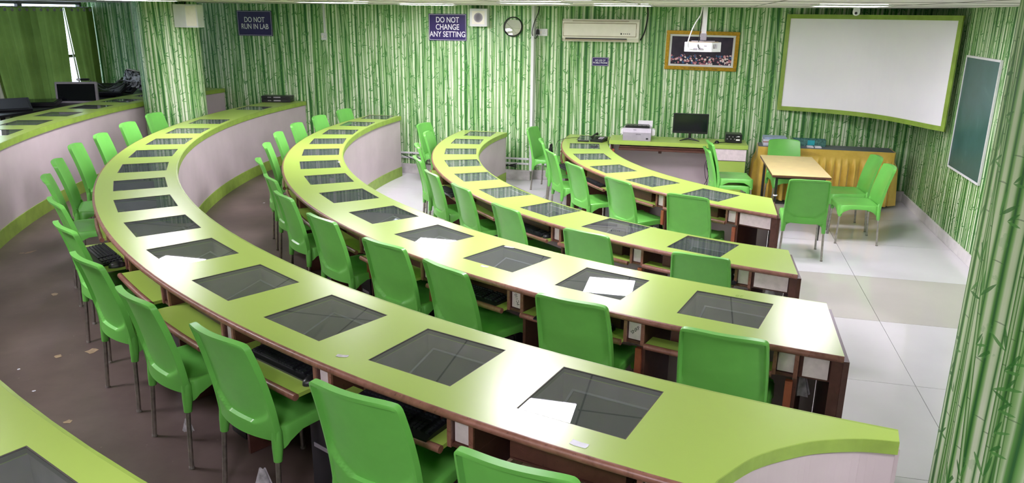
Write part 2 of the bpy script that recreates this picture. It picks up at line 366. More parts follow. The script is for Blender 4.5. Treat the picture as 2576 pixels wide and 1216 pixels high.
# floor slab + tiles
m = MB(); m.box(0, 0, 0, 13.6, 14.6, .1); fl = struct(m.build('floor', 'grout', X=Matrix.Translation(R((SL+SR)/2, 6.7, -.06)) @ Matrix.Rotation(RA, 4, 'Z')))
tm = {}
def tile_mesh(w_, h_, grey):
    key = (round(w_, 3), round(h_, 3), grey)
    if key not in tm:
        b = MB(); b.box(0, 0, 0, w_-.004, h_-.004, .01); tm[key] = b.mesh('tile', 'tile_grey' if grey else 'tile')
    return tm[key]
TS = 1.21
fi = fl.matrix_world.inverted() if False else (Matrix.Translation(R((SL+SR)/2, 6.7, -.06)) @ Matrix.Rotation(RA, 4, 'Z')).inverted()
for i in range(-7, 2):
    for j in range(-3, 7):
        s0, s1 = 4.062+i*TS, min(4.062+(i+1)*TS, SR); t0, t1 = max(3.49+j*TS, -.12), 3.49+(j+1)*TS
        if s1-s0 < .03 or t1-t0 < .03 or s0 < -3.4: continue
        me = tile_mesh(s1-s0, t1-t0, j == 0)
        link('tile', me, fl, fi @ Matrix.Translation(R((s0+s1)/2, (t0+t1)/2, -.005)) @ Matrix.Rotation(RA, 4, 'Z'))
# ------------------------------------------------------------------ desks: geometry data (unit S)
D2 = math.degrees
ROWS = {
 'A': dict(z=.75, f=0., thR=(232.5, 236.4), thL=159.5, word='front',
   rin=[(159, 3.17), (175.5, 3.16), (188.4, 3.08), (204.5, 3.05), (221.2, 3.09), (232.5, 3.17)], rout=[(160, 3.74), (174.4, 3.72), (187.5, 3.70), (200.8, 3.66), (212.6, 3.67), (224.7, 3.73), (236.2, 3.74)],
   panes=[[1.862, 7.015, -0.81], [1.417, 7.592, -0.999], [1.097, 8.233, -1.207], [0.938, 8.962, -1.436], [0.916, 9.706, -1.652], [1.08, 10.36, -1.80]],
   chairs=[(225.9, 3.98, 10), (214.1, 3.97, -3), (202.2, 3.94, 0), (190.6, 3.92, 2), (178.9, 3.92, 0), (164.6, 4.17, -8)]),
 'B': dict(z=.75, f=0., thR=(240.6, 242.3), thL=162.3, word='second',
   rin=[(163.5, 4.67), (181.7, 4.69), (199.1, 4.79), (211.8, 4.82), (221.6, 4.83), (230.4, 4.79), (240.6, 4.71)], rout=[(161.6, 5.29), (173.7, 5.29), (186.2, 5.27), (196.4, 5.29), (206.1, 5.27), (216.1, 5.3), (225.9, 5.28), (233.3, 5.29), (242.2, 5.25)],
   panes=[[1.4, 5.352, -0.628], [0.823, 5.846, -0.765], [0.335, 6.407, -0.915], [-0.066, 7.046, -1.101], [-0.371, 7.737, -1.239], [-0.557, 8.477, -1.357], [-0.636, 9.225, -1.532], [-0.598, 9.975, -1.66], [-0.46, 10.64, -1.77]],
   chairs=[(236.2, 5.51, 9), (227.1, 5.53, 6), (217.5, 5.48, -2), (208.6, 5.42, 0), (201.3, 5.46, 3), (192.9, 5.45, 3), (184.1, 5.42, 4), (173.9, 5.43, 0), (165.9, 5.72, -8)]),
 'C': dict(z=.93, f=ZC, thR=(244.7, 245.7), thL=163.6, word='third',
   rin=[(163.9, 6.20), (174.2, 6.27), (190.7, 6.25), (204.3, 6.32), (214.7, 6.33), (223.5, 6.28), (232.1, 6.2), (239.3, 6.2), (244.7, 6.29)], rout=[(169.2, 6.77), (182, 6.74), (192.2, 6.82), (199.4, 6.83), (209.3, 6.91), (216.8, 6.94), (223.8, 6.98), (229.6, 6.97), (233.8, 6.91), (239.4, 6.9), (245.7, 6.84)],
   panes=[[1.107, 3.677, -0.498], [0.512, 4.051, -0.585], [-0.027, 4.487, -0.707], [-0.528, 4.971, -0.811], [-0.962, 5.517, -0.938], [-1.346, 6.115, -1.036], [-1.661, 6.759, -1.169], [-1.902, 7.427, -1.281], [-2.059, 8.123, -1.373], [-2.15, 8.841, -1.461], [-2.162, 9.557, -1.556], [-2.095, 10.285, -1.678], [-1.939, 10.987, -1.722]],
   chairs=[(241.7, 7.11, 4), (235.6, 7.10, 6), (229, 7.11, -6), (224.2, 7.08, 6), (218, 7.09, 5), (211.6, 7.08, 4), (206, 7.03, 4), (199.5, 7.04, 2), (192.2, 7.0, 0), (185.9, 6.99, 0), (179.6, 6.96, -3), (173.5, 6.91, -4), (167.3, 6.86, -4)]),
 'D': dict(z=1.065, f=ZD, thR=(247.0, 243.4), thL=162.2, word='fourth',
   rin=[(162.2, 7.9), (177.9, 7.8), (195.1, 7.73), (206.2, 7.81), (216.1, 7.85), (224.1, 7.79), (231, 7.72), (237.6, 7.72), (241.5, 7.75), (247, 7.76)], rout=[(165, 8.40), (176.4, 8.33), (185.2, 8.36), (197.2, 8.33), (206.6, 8.37), (213.6, 8.4), (219.2, 8.39), (223.9, 8.38), (228.9, 8.37), (235.7, 8.39), (239, 8.35), (243.4, 8.32)],
   panes=[[0.291, 2.451, -0.512], [-0.293, 2.81, -0.563], [-0.838, 3.206, -0.686], [-1.354, 3.658, -0.774], [-1.823, 4.15, -0.84], [-2.237, 4.696, -0.942], [-2.612, 5.275, -1.032], [-2.939, 5.893, -1.11], [-3.217, 6.557, -1.21], [-3.44, 7.241, -1.301], [-3.59, 7.941, -1.398], [-3.699, 8.678, -1.468], [-3.75, 9.448, -1.534], [-3.658, 10.852, -1.68]],
   chairs=[(240.15, 8.62, 5), (235.7, 8.56, 5), (230.5, 8.56, 2), (226.1, 8.6, 1), (221.4, 8.6, 7), (216.5, 8.57, 8), (211.7, 8.56, 8), (206, 8.63, 3), (201.4, 8.64, 2), (196, 8.66, 0), (191.8, 8.6, 0), (186.3, 8.6, -2), (180.8, 8.63, -3)]),
 'E': dict(z=1.22, f=ZE, thR=(249, 249), thL=164.8, word='rearmost',
   rin=[(176, 9.28), (184.6, 9.3), (195.6, 9.32), (230, 9.32), (235.6, 9.31), (249, 9.31)], rout=[(165, 9.92), (200, 9.94), (249, 9.93)],
   panes=[], chairs=[]),
}
for k in range(-1, 16):
    th = 174.5+4.262*k
    x = 4.32+9.6*math.cos(math.radians(th)); y = 9.39+9.6*math.sin(math.radians(th))
    ROWS['E']['panes'].insert(0, [x, y, math.radians(th+90-360)])
for r in ROWS.values():
    for k in ('rin', 'rout'):
        q = np.array(r[k]); c = np.polyfit(q[:, 0]-200, q[:, 1], 2); r['f'+k] = (lambda th, c=c: float(np.polyval(c, th-200))*S)
GW, GD = .4055*S, .38*S
def curve2d(polys, z, thick):
    """slab with an outline (first ring) and holes (other rings)"""
    from mathutils.geometry import delaunay_2d_cdt
    vs = []; rings = []
    for pl in polys:
        b = len(vs); vs += [Vector((q[0], q[1])) for q in pl]; rings.append(list(range(b, len(vs))))
    edges = [(r[k], r[(k+1) % len(r)]) for r in rings for k in range(len(r))]
    v2, e2, f2, ov, oe, of = delaunay_2d_cdt(vs, edges, [], 1, 1e-6)
    def inside(p, ring):
        c = False; n = len(ring); j = n-1
        for i in range(n):
            a, b = vs[ring[i]], vs[ring[j]]
            if (a.y > p.y) != (b.y > p.y) and p.x < (b.x-a.x)*(p.y-a.y)/(b.y-a.y)+a.x: c = not c
            j = i
        return c
    m = MB(); n = len(v2); V = [(q.x, q.y, z+thick/2) for q in v2]+[(q.x, q.y, z-thick/2) for q in v2]; F = []
    for f in f2:
        p = sum((v2[k] for k in f), Vector((0, 0)))/len(f)
        if inside(p, rings[0]) and not any(inside(p, r) for r in rings[1:]): F.append(tuple(f)); F.append(tuple(n+k for k in reversed(f)))
    b = len(V)
    for r in rings:
        for k in range(len(r)):
            p, q = vs[r[k]], vs[r[(k+1) % len(r)]]; b = len(V)
            V += [(p.x, p.y, z-thick/2), (q.x, q.y, z-thick/2), (q.x, q.y, z+thick/2), (p.x, p.y, z+thick/2)]; F.append((b, b+1, b+2, b+3))
    me = bpy.data.meshes.new('slab'); me.from_pydata(V, [], F); me.validate(); return me
def arc_slab(mb, rf0, rf1, th0, th1, z0, z1, n=None):
    """annular band between radius functions"""
    n = n or max(2, int(abs(th1-th0)/1.5)); vs = []; fs = []
    for i in range(n+1):
        th = th0+(th1-th0)*i/n
        for r, z in ((rf0(th), z0), (rf1(th), z0), (rf1(th), z1), (rf0(th), z1)): vs.append(P(r, th, z))
    for i in range(n):
        a = i*4; b = a+4
        fs += [(a, b, b+1, a+1), (a+1, b+1, b+2, a+2), (a+2, b+2, b+3, a+3), (a+3, b+3, b, a)]
    fs += [(0, 1, 2, 3), (n*4+3, n*4+2, n*4+1, n*4)]
    mb.add(vs, fs); return mb
def arc_tube(mb, rf, th0, th1, z, rad, n=None):
    n = n or max(3, int(abs(th1-th0)/1.2)); mb.tube([P(rf(th0+(th1-th0)*i/n), th0+(th1-th0)*i/n, z) for i in range(n+1)], rad, 10); return mb
divs = {}
def spline(pts, n=5):
    out = []
    for i in range(len(pts)-1):
        p0, p1, p2, p3 = [np.array(pts[k]) for k in (max(i-1, 0), i, i+1, min(i+2, len(pts)-1))]
        for k in range(n):
            t_ = k/n; out.append(tuple(.5*((2*p1)+(-p0+p2)*t_+(2*p0-5*p1+4*p2-p3)*t_*t_+(-p0+3*p1-3*p2+p3)*t_**3)))
    return out+[pts[-1]]
DHORN = spline([(8.325, 243.4), (8.12, 244.0), (7.98, 244.8), (7.91, 245.4), (7.85, 246.2), (7.82, 247.0)])[1:]
def wall_th(rf, tt=.012):
    best = None
    for k in range(400):
        th = 158+k*.03; p = P(rf(th), th); t_ = -((p.x-P0.x)*nb.x+(p.y-P0.y)*nb.y)
        if t_ >= tt: return th
    return 162
for key, r in ROWS.items():
    zt, fl_, ri, ro = r['z'], r['f'], r['frin'], r['frout']; thL = r['thL']; tRi, tRo = r['thR']
    thLi = thLo = thL
    if key in 'DE': thLi, thLo = wall_th(ri), wall_th(lambda q: ro(q)+.02)
    L = {'A': 'front curved lime desk nearest the teacher desk', 'B': 'second curved lime desk from the teacher desk', 'C': 'third curved lime desk in the middle of the room',
         'D': 'longest curved lime desk sweeping through the foreground', 'E': 'rearmost curved lime desk cut by the left picture edge'}[key]
    d = thing('curved_desk', L, 'desk', P(ri(200), 200, fl_), 0, 'concentric curved lime desks')
    inv = Matrix.Translation(d.location).inverted()
    def part(mb, name, mat, smooth=False): return mb.build(name, mat, d, smooth, X=inv)
    outer = [P(ro(tRo+(thLo-tRo)*i/70), tRo+(thLo-tRo)*i/70) for i in range(71)]
    inner = [P(ri(thLi+(tRi-thLi)*i/70), thLi+(tRi-thLi)*i/70) for i in range(71)]
    if key == 'D': inner += [P(q*S, th) for q, th in DHORN[::-1]]
    poly = outer+inner
    holes = []; xf = []
    for x, y, a in r['panes']:
        X = Matrix.Translation((x*S, y*S, 0)) @ Matrix.Rotation(a, 4, 'Z'); xf.append(X)
        holes.append([X @ Vector((sx*GW/2, sy*GD/2, 0)) for sx, sy in ((-1, -1), (1, -1), (1, 1), (-1, 1))])
    me = curve2d([poly]+holes, zt-.014, .028); me.materials.clear(); me.materials.append(M_['lime']); me.name = 'tabletop'
    link('tabletop', me, d, inv)
    gp = MB(); gp.box(0, 0, -.006, GW-.009, GD-.009, .006); gmesh = gp.mesh('glass_pane', 'glass')
    wl = MB(); hh = .165
    for sx, sy, w_, d_ in ((0, 1, GW+.02, .01), (0, -1, GW+.02, .01), (1, 0, .01, GD), (-1, 0, .01, GD)):
        wl.box(sx*(GW/2+.005), sy*(GD/2+.005), -hh/2-.028, w_, d_, hh)
    wl.box(0, 0, -hh-.028, GW+.02, GD+.02, .01)
    wl.cur = 3
    for sx, sy, w_, d_ in ((0, 1, GW+.032, .006), (0, -1, GW+.032, .006), (1, 0, .006, GD+.02), (-1, 0, .006, GD+.02)): wl.box(sx*(GW/2+.013), sy*(GD/2+.013), -hh/2-.030, w_, d_, hh)
    wl.box(0, 0, -hh-.037, GW+.032, GD+.032, .006)
    wl.cur = 1
    for sx, sy, w_, d_ in ((0, 1, GW, .004), (0, -1, GW, .004), (1, 0, .004, GD), (-1, 0, .004, GD)):
        wl.box(sx*(GW/2-.002), sy*(GD/2-.002), -.0117, w_, d_, .022)
    wl.cur = 2; wl.box(.02, -GD/2+.035, -.075, GW-.06, .05, .01)
    wmesh = wl.mesh('glass_well', ['well', 'joint', 'lime', 'wood'])
    for X in xf:
        Y = inv @ Matrix.Translation((0, 0, zt)) @ X
        link('glass_well', wmesh, d, Y); link('glass_pane', gmesh, d, Y)
    # nosing on the student side, green band, lilac front, skirting
    part(arc_tube(MB(), lambda th: ro(th)+.002, thLo, tRo, zt-.016, .0165), 'nosing', 'nosing', True)
    part(arc_slab(MB(), lambda th: ri(th)-.012, lambda th: ri(th), thLi, tRi, zt-.062, zt-.0005), 'edge_band', 'lime_edge')
    lo = {'A': 0, 'B': 0, 'C': 0, 'D': ZC, 'E': ZD}[key]
    part(arc_slab(MB(), lambda th: ri(th)+.008, lambda th: ri(th)+.026, thLi, tRi, lo, zt-.03), 'front_panel', 'lilac')
    part(arc_slab(MB(), lambda th: ri(th)+.000, lambda th: ri(th)+.008, thLi, tRi, lo, lo+.145), 'skirting', 'lime_edge')
    ths = [(D2(math.atan2(y-9.39, x-4.32)) % 360) for x, y, a in r['panes']]
    if key == 'D': ths.insert(-1, (ths[-2]+ths[-1])/2)
    bd = [(a+b)/2 for a, b in zip(ths, ths[1:])]
    first = ths[0]+(ths[0]-bd[0]); bd = [min(first, tRo-(1.2 if key != 'D' else .9))]+bd+[max(thL+1.0, ths[-1]-(bd[-2]-bd[-1] if len(bd) > 1 else 5)/2*1.0)]
    divs[key] = (bd, ths)
    if key != 'E':
        # dividers
        dv = {}
        for i, th in enumerate(bd):
            rr = ro(th); X = Matrix.Translation(P(rr, th, zt)) @ Matrix.Rotation(math.radians(th+90), 4, 'Z')   # local x tangential (increasing th), y toward centre
            if 'b' not in dv:
                b = MB(); b.box(-.055, .17, -.098, .018, .28, .14); b.box(.045, .17, -.098, .018, .28, .14); b.box(-.005, .17, -.16, .1, .28, .014); b.box(-.005, .06, -.098, .085, .02, .125)
                dv['b'] = b.mesh('divider_box', 'wood')
                b = MB(); b.box(-.005, .046, -.096, .078, .006, .108, bev=.0015); dv['p'] = b.mesh('label_plate', 'plate')
                b = MB(); b.box(.045, .026, -.098, .02, .010, .14); dv['e'] = b.mesh('divider_edge', 'nosing'); b = MB(); b.box(-.055, .026, -.098, .018, .010, .14); dv['e2'] = b.mesh('divider_edge', 'nosing')
                hL = zt-fl_-.17
                b = MB(); b.box(.045, (min(ro(q)-ri(q) for q in (170, 200, 235)))/2-.015, -.165-hL/2, .02, min(ro(q)-ri(q) for q in (170, 200, 235))-.13, hL); dv['l'] = b.mesh('leg_panel', 'wood')
                b = MB(); b.box(.02, .05, -.27, .036, .03, .15, bev=.002); dv['r'] = b.mesh('bracket', 'redwood')
            Y = inv @ X
            o = link('divider_box', dv['b'], d, Y)
            link('label_plate', dv['p'], o); link('divider_edge', dv['e'], o); link('divider_edge', dv['e2'], o)
            link('leg_panel', dv['l'], d, Y)
            if i % 3 != 2: link('bracket', dv['r'], d, Y)
        # keyboard trays
        for i in range(len(bd)-1):
            a0, a1 = bd[i+1], bd[i]; off = math.degrees(.056/ro(200)) ; th0, th1 = a0+off+.05, a1-off-.05
            if key == 'D' and i == 0:
                X = inv @ Matrix.Translation(P(ro(a1)-.24, (th0+th1)/2, fl_+.47)) @ Matrix.Rotation(math.radians((th0+th1)/2+90), 4, 'Z')
                b = MB(); b.box(0, .0, -.03, .50, .4, .012); b.box(0, -.2, 0, .50, .018, .07); b.box(.25, 0, 0, .016, .4, .07); b.box(-.25, 0, 0, .016, .4, .07)
                b.build('plywood_tray', 'ply', d, X=X); continue
            if key == 'B' and i >= 7: continue
            pull = {('D', 1): .03, ('D', 2): .085, ('D', 3): .10, ('D', 4): .05, ('D', 5): .17, ('D', 6): .02, ('C', 2): .04, ('C', 3): .05}.get((key, i), .0 + .02*((i*7) % 3))
            tz = zt-.15
            tr = part(arc_slab(MB(), lambda th: ro(th)-.13, lambda th: ro(th)-.02+pull, th0, th1, tz-.018, tz), 'keyboard_tray', 'lime')
            part(arc_tube(MB(), lambda th: ro(th)-.012+pull, th0, th1, tz-.012, .0165), 'tray_nosing', 'nosing', True)
        # end cabinet on the right
        if key != 'D':
            th = tRo; a = P(ri(tRi), tRi); b_ = P(ro(tRo), tRo); v = b_-a; Ln = v.length
            X = Matrix.Translation((a+b_)/2) @ Matrix.Rotation(math.atan2(v.y, v.x), 4, 'Z')
            sgn = 1
            m = MB(); m.box(0, .014, (zt-.03)/2, Ln-.01, .026, zt-.03); part(MB().add([X @ Vector(p) for p in m.v], m.f), 'end_panel', 'wood')
            th1 = tRo-math.degrees(.06/ro(tRo)); th0 = bd[0]+math.degrees(.075/ro(tRo))
            part(arc_slab(MB(), lambda q: ro(q)-.045, lambda q: ro(q)-.03, th0, th1, zt-.15, zt-.045, 4), 'drawer_front', 'plate')
            part(arc_slab(MB(), lambda q: ro(q)-.06, lambda q: ro(q)-.045, bd[0]+.3, tRo-.1, zt-.165, zt-.03, 4), 'drawer_surround', 'wood')
            part(arc_slab(MB(), lambda q: ro(q)-.07, lambda q: ro(q)-.012, tRo-math.degrees(.05/ro(tRo)), tRo, fl_*0, zt-.03, 2), 'end_post', 'wood')
        else:
            pts = [P(ro(tRo), tRo)]+[P(q*S, th) for q, th in DHORN]
            # smooth the horn
            bandv, bandf, pv, pf = [], [], [], []
            n = len(pts)
            for p in pts:
                bandv += [(p.x, p.y, zt-.048), (p.x, p.y, zt-.0005)]; pv += [(p.x, p.y, 0), (p.x, p.y, zt-.048)]
            cdir = Vector((c0.x, c0.y, 0))
            b = MB()
            for i in range(n-1):
                p, q = pts[i], pts[i+1]; t_ = (q-p).normalized(); nn = Vector((t_.y, -t_.x, 0)); 
                if nn.dot(p-cdir) < 0: nn = -nn
                for (mm, z0, z1, o0, o1) in ((0, zt-.05, zt-.0005, 0, .004), (1, ZC*0, zt-.05, -.02, -.002)):
                    b.cur = mm; vs = [p+nn*o0, q+nn*o0, q+nn*o1, p+nn*o1]; vs = [(w_.x, w_.y, z0) for w_ in vs]+[(w_.x, w_.y, z1) for w_ in vs]
                    b.add(vs, [(0, 1, 2, 3), (4, 5, 6, 7), (0, 1, 5, 4), (1, 2, 6, 5), (2, 3, 7, 6), (3, 0, 4, 7)])
            part(b, 'curved_end_panel', ['lime_edge', 'lilac'])
            a, q = pts[-1], P(ri(tRi), tRi); v = q-a
            m = MB(); m.box((a.x+q.x)/2, (a.y+q.y)/2, zt/2, .012, .012, zt-.05); 
            m2 = MB(); X = Matrix.Translation((a+q)/2) @ Matrix.Rotation(math.atan2(v.y, v.x), 4, 'Z'); m2.box(0, 0, (zt-.03)/2, v.length, .012, zt-.03, X=X); part(m2, 'end_panel', 'lilac')
    else:
        for th in bd[::2]:
            X = Matrix.Translation(P(ro(th), th, zt)) @ Matrix.Rotation(math.radians(th+90), 4, 'Z')
            b = MB(); b.box(0, .3, -.40, .02, .5, .70); b.build('leg_panel', 'wood', d, X=inv @ X)
# ------------------------------------------------------------------ platforms
def platform(name, r0, r1, th0, th1, z0, z1):
    m = MB(); arc_slab(m, r0, r1, th0, th1, z0, z1, 50); return struct(m.build(name, 'vinyl'))
rC, rD, rE = ROWS['C']['frin'], ROWS['D']['frin'], ROWS['E']['frin']
platform('platform', lambda t: rC(t)+.03, lambda t: rD(t)+.03, 163.9, 244.4, .001, ZC)
platform('platform', lambda t: rD(t)+.035, lambda t: rE(t)+.03, 162.9, 243.6, .001, ZD)
# the highest level runs to the walls: an area outside the E radius, inside the room
poly = [P(rE(th)+.035, th) for th in np.linspace(164.5, 250, 50)]
poly += [R(2.2, 13.4), R(SL+.02, 13.4), R(SL+.02, .02), R(-5.0, .02)]
me = curve2d([poly], ZE/2, ZE-.002); me.materials.clear(); me.materials.append(M_['vinyl']); struct(link('platform', me))
# ------------------------------------------------------------------ columns
def column(name, x, y, rad):
    n = 48; m = MB()
    m.grid(lambda a, b: (x+rad*math.cos(2*PI*a), y+rad*math.sin(2*PI*a), -.0+b*CEIL), n, 1, uv=lambda a, b: (a*2*PI*rad+.6, b*CEIL))
    return struct(m.build(name, 'bamboo', smooth=True))
column('column', -4.49*S, 10.24*S, .404)
column('column', 2.102, 2.575, .404)
# ------------------------------------------------------------------ plinths, skirting boards, wall conduits
def bar(s0, s1, t0, t1, z0, z1, name, mat, bev=0):
    m = MB(); m.box(0, 0, 0, abs(s1-s0), abs(t1-t0), z1-z0, bev=bev)
    return m.build(name, mat, X=Matrix.Translation(R((s0+s1)/2, (t0+t1)/2, (z0+z1)/2)) @ Matrix.Rotation(RA, 4, 'Z'))
struct(bar(-3.6, .0, 0, .05, 0, .15, 'baseboard_back', 'plinth', .004)); struct(bar(.0, SR, -.12, -.07, 0, .14, 'baseboard_back', 'plinth', .004))
struct(bar(SR-.022, SR, -.1, TB, 0, .12, 'baseboard_right', 'white', .003))
for i, (a, b, tt, z) in enumerate([(-3.3, -.03, 0, .235), (-3.3, -.03, 0, .31), (.03, 1.15, -.12, .30), (.03, 1.15, -.12, .22)]):
    struct(bar(a, b, tt, tt+.022, z, z+.026, 'trim_%d' % (i+4), 'whitepl'))
struct(bar(-.018, .02, -.12, .03, .14, CEIL, 'trim_8', 'whitepl'))
struct(bar(-3.318, -3.29, 0, .018, 2.13, CEIL, 'trim_9', 'whitepl'))
# ------------------------------------------------------------------ windows and curtains (left wall)
nW = 7
for k in range(nW):
    t0, t1 = .08+k*1.217, .08+(k+1)*1.217
    wn = MB(); w_ = t1-t0; zc = (.95+CEIL)/2; hh = CEIL-.95
    for dx in (-w_/2+.02, w_/2-.02): wn.box(dx, 0, 0, .04, .06, hh)
    for dz in (-hh/2+.02, hh/2-.02, -.05): wn.box(0, 0, dz, w_, .05, .045)
    X = Matrix.Translation(R(SL-.04, (t0+t1)/2, zc)) @ Matrix.Rotation(RA+PI/2, 4, 'Z')
    wi = struct(wn.build('window_%d' % (k+1), 'frame_dark' if k < 2 else 'white', X=X))
    g = MB(); g.box(0, 0, hh/4, w_-.06, .006, hh/2-.03); g.build('pane', 'pane', wi)
    g = MB(); g.box(0, 0, -hh/4, w_-.06, .006, hh/2-.03); g.build('pane', 'pane', wi)
def curtain(t0, t1, label, zb=.62, zt=CEIL-.075, wav=.13, b0=0., b1=0., slit=None):
    """b0,b1: how far the bottom edge is drawn in at each side"""
    o = thing('curtain', label, 'curtain', R(SL+.12, (t0+t1)/2, 0), 0, 'olive curtains on the window wall')
    inv = Matrix.Translation(o.location).inverted()
    n = int((t1-t0)/wav*10)
    def fn(a, b):
        z = zt+(zb-zt)*b; k = (b)**1.0
        A = t0+b0*k; B = t1-b1*k; t_ = A+(B-A)*a
        amp = .028+.012*math.sin(a*17)
        ph = 2*PI*(t1-t0)*a/wav
        s_ = SL+.12+amp*math.sin(ph)*(1-.25*b)+.01*math.sin(ph*.5+b*3)
        p = R(s_, t_, z); return (p.x, p.y, p.z)
    m = MB(); m.grid(fn, n, 16); pl = m.build('cloth', 'curtain', o, True, X=inv)
    # eyelets
    cnt = int((t1-t0)/wav)
    for k in range(cnt):
        t_ = t0+(k+.5)*wav; p = R(SL+.158, t_, zt-.05)
        q = MB(); q.lathe([(.016, -.003), (.024, -.003), (.024, .003), (.016, .003)], 14, X=frame(p, Vector((0, 0, 1)), e3))
        q.build('eyelet', 'greymetal', o, X=inv)
    return o
curtain(.02, .60, 'narrow olive curtain panel hanging beside the bamboo corner', b0=0., b1=.20)
curtain(.63, 2.12, 'wide olive curtain panel behind the heap of old computers', b1=.22, b0=.05)
curtain(2.9, 8.5, 'long olive curtain drawn along the rest of the window wall', wav=.16)
def sheer(t0, t1, b0, b1, label):
    def fn(a, b):
        z = CEIL-.08+(.62-CEIL+.08)*b; A = t0+b0*b; B = t1+b1*b; p = R(SL+.10+.012*math.sin(a*9), A+(B-A)*a, z); return (p.x, p.y, p.z)
    m = MB(); m.grid(fn, 10, 8); return tag(m.build('curtain_lining', 'sheer', None, True), label, 'curtain lining')
sheer(.58, .60, -.18, -.15, 'pale curtain lining hanging in the gap between the two olive curtains')
sheer(2.06, 2.16, -.2, -.14, 'pale curtain lining at the left picture edge')
rod = MB(); rod.tube([R(SL+.12, .03, CEIL-.085), R(SL+.12, 8.55, CEIL-.085)], .01, 10); tag(rod.build('curtain_rod', 'greymetal', None, True), 'metal curtain rod threaded through the eyelets of the olive curtains', 'curtain rod')
# ------------------------------------------------------------------ ceiling lights
LP = [(.17, 5.05), (-1.12, 10.3), (-4.0, 8.5), (1.18, 8.65), (.2, 7.5), (3.05, 7.3), (-1.95, 8.6), (4.3, 11.6), (-3.5, 3.7), (2.3, 1.4), (-.9, .4), (-3.1, .2), (-5.6, 5.6)]  # the later entries, all out of view, are added to brighten the room
fr_ = MB()
for sx, sy, w_, d_ in ((0, 1, .6, .02), (0, -1, .6, .02), (1, 0, .02, .58), (-1, 0, .02, .58)): fr_.box(sx*.29, sy*.29, 0, w_, d_, .016)
frm = fr_.mesh('frame', 'whitepl'); df = MB(); df.box(0, 0, .003, .562, .562, .006); dfm = df.mesh('diffuser', 'lamp')
LPW = ['above the nearest bend of the fourth desk', 'nearest the back wall', 'above the far left bench', 'in front of the air conditioner', 'in the middle of the room', 'before the projection screen', 'left of centre toward the back wall', 'added out of view beyond the back wall', 'added as fill left of the camera above the rear platform', 'added as unseen fill above the near bamboo column', 'added as fill just overhead of the camera', 'added as fill behind and left of the camera', 'added as unseen fill near the curtained windows']
for (x, y), wd in zip(LP, LPW):
    o = thing('ceiling_light', 'square white ceiling light panel '+wd, 'ceiling light', (x, y, CEIL-.009), RA, 'ceiling light panels')
    link('frame', frm, o); link('diffuser', dfm, o)
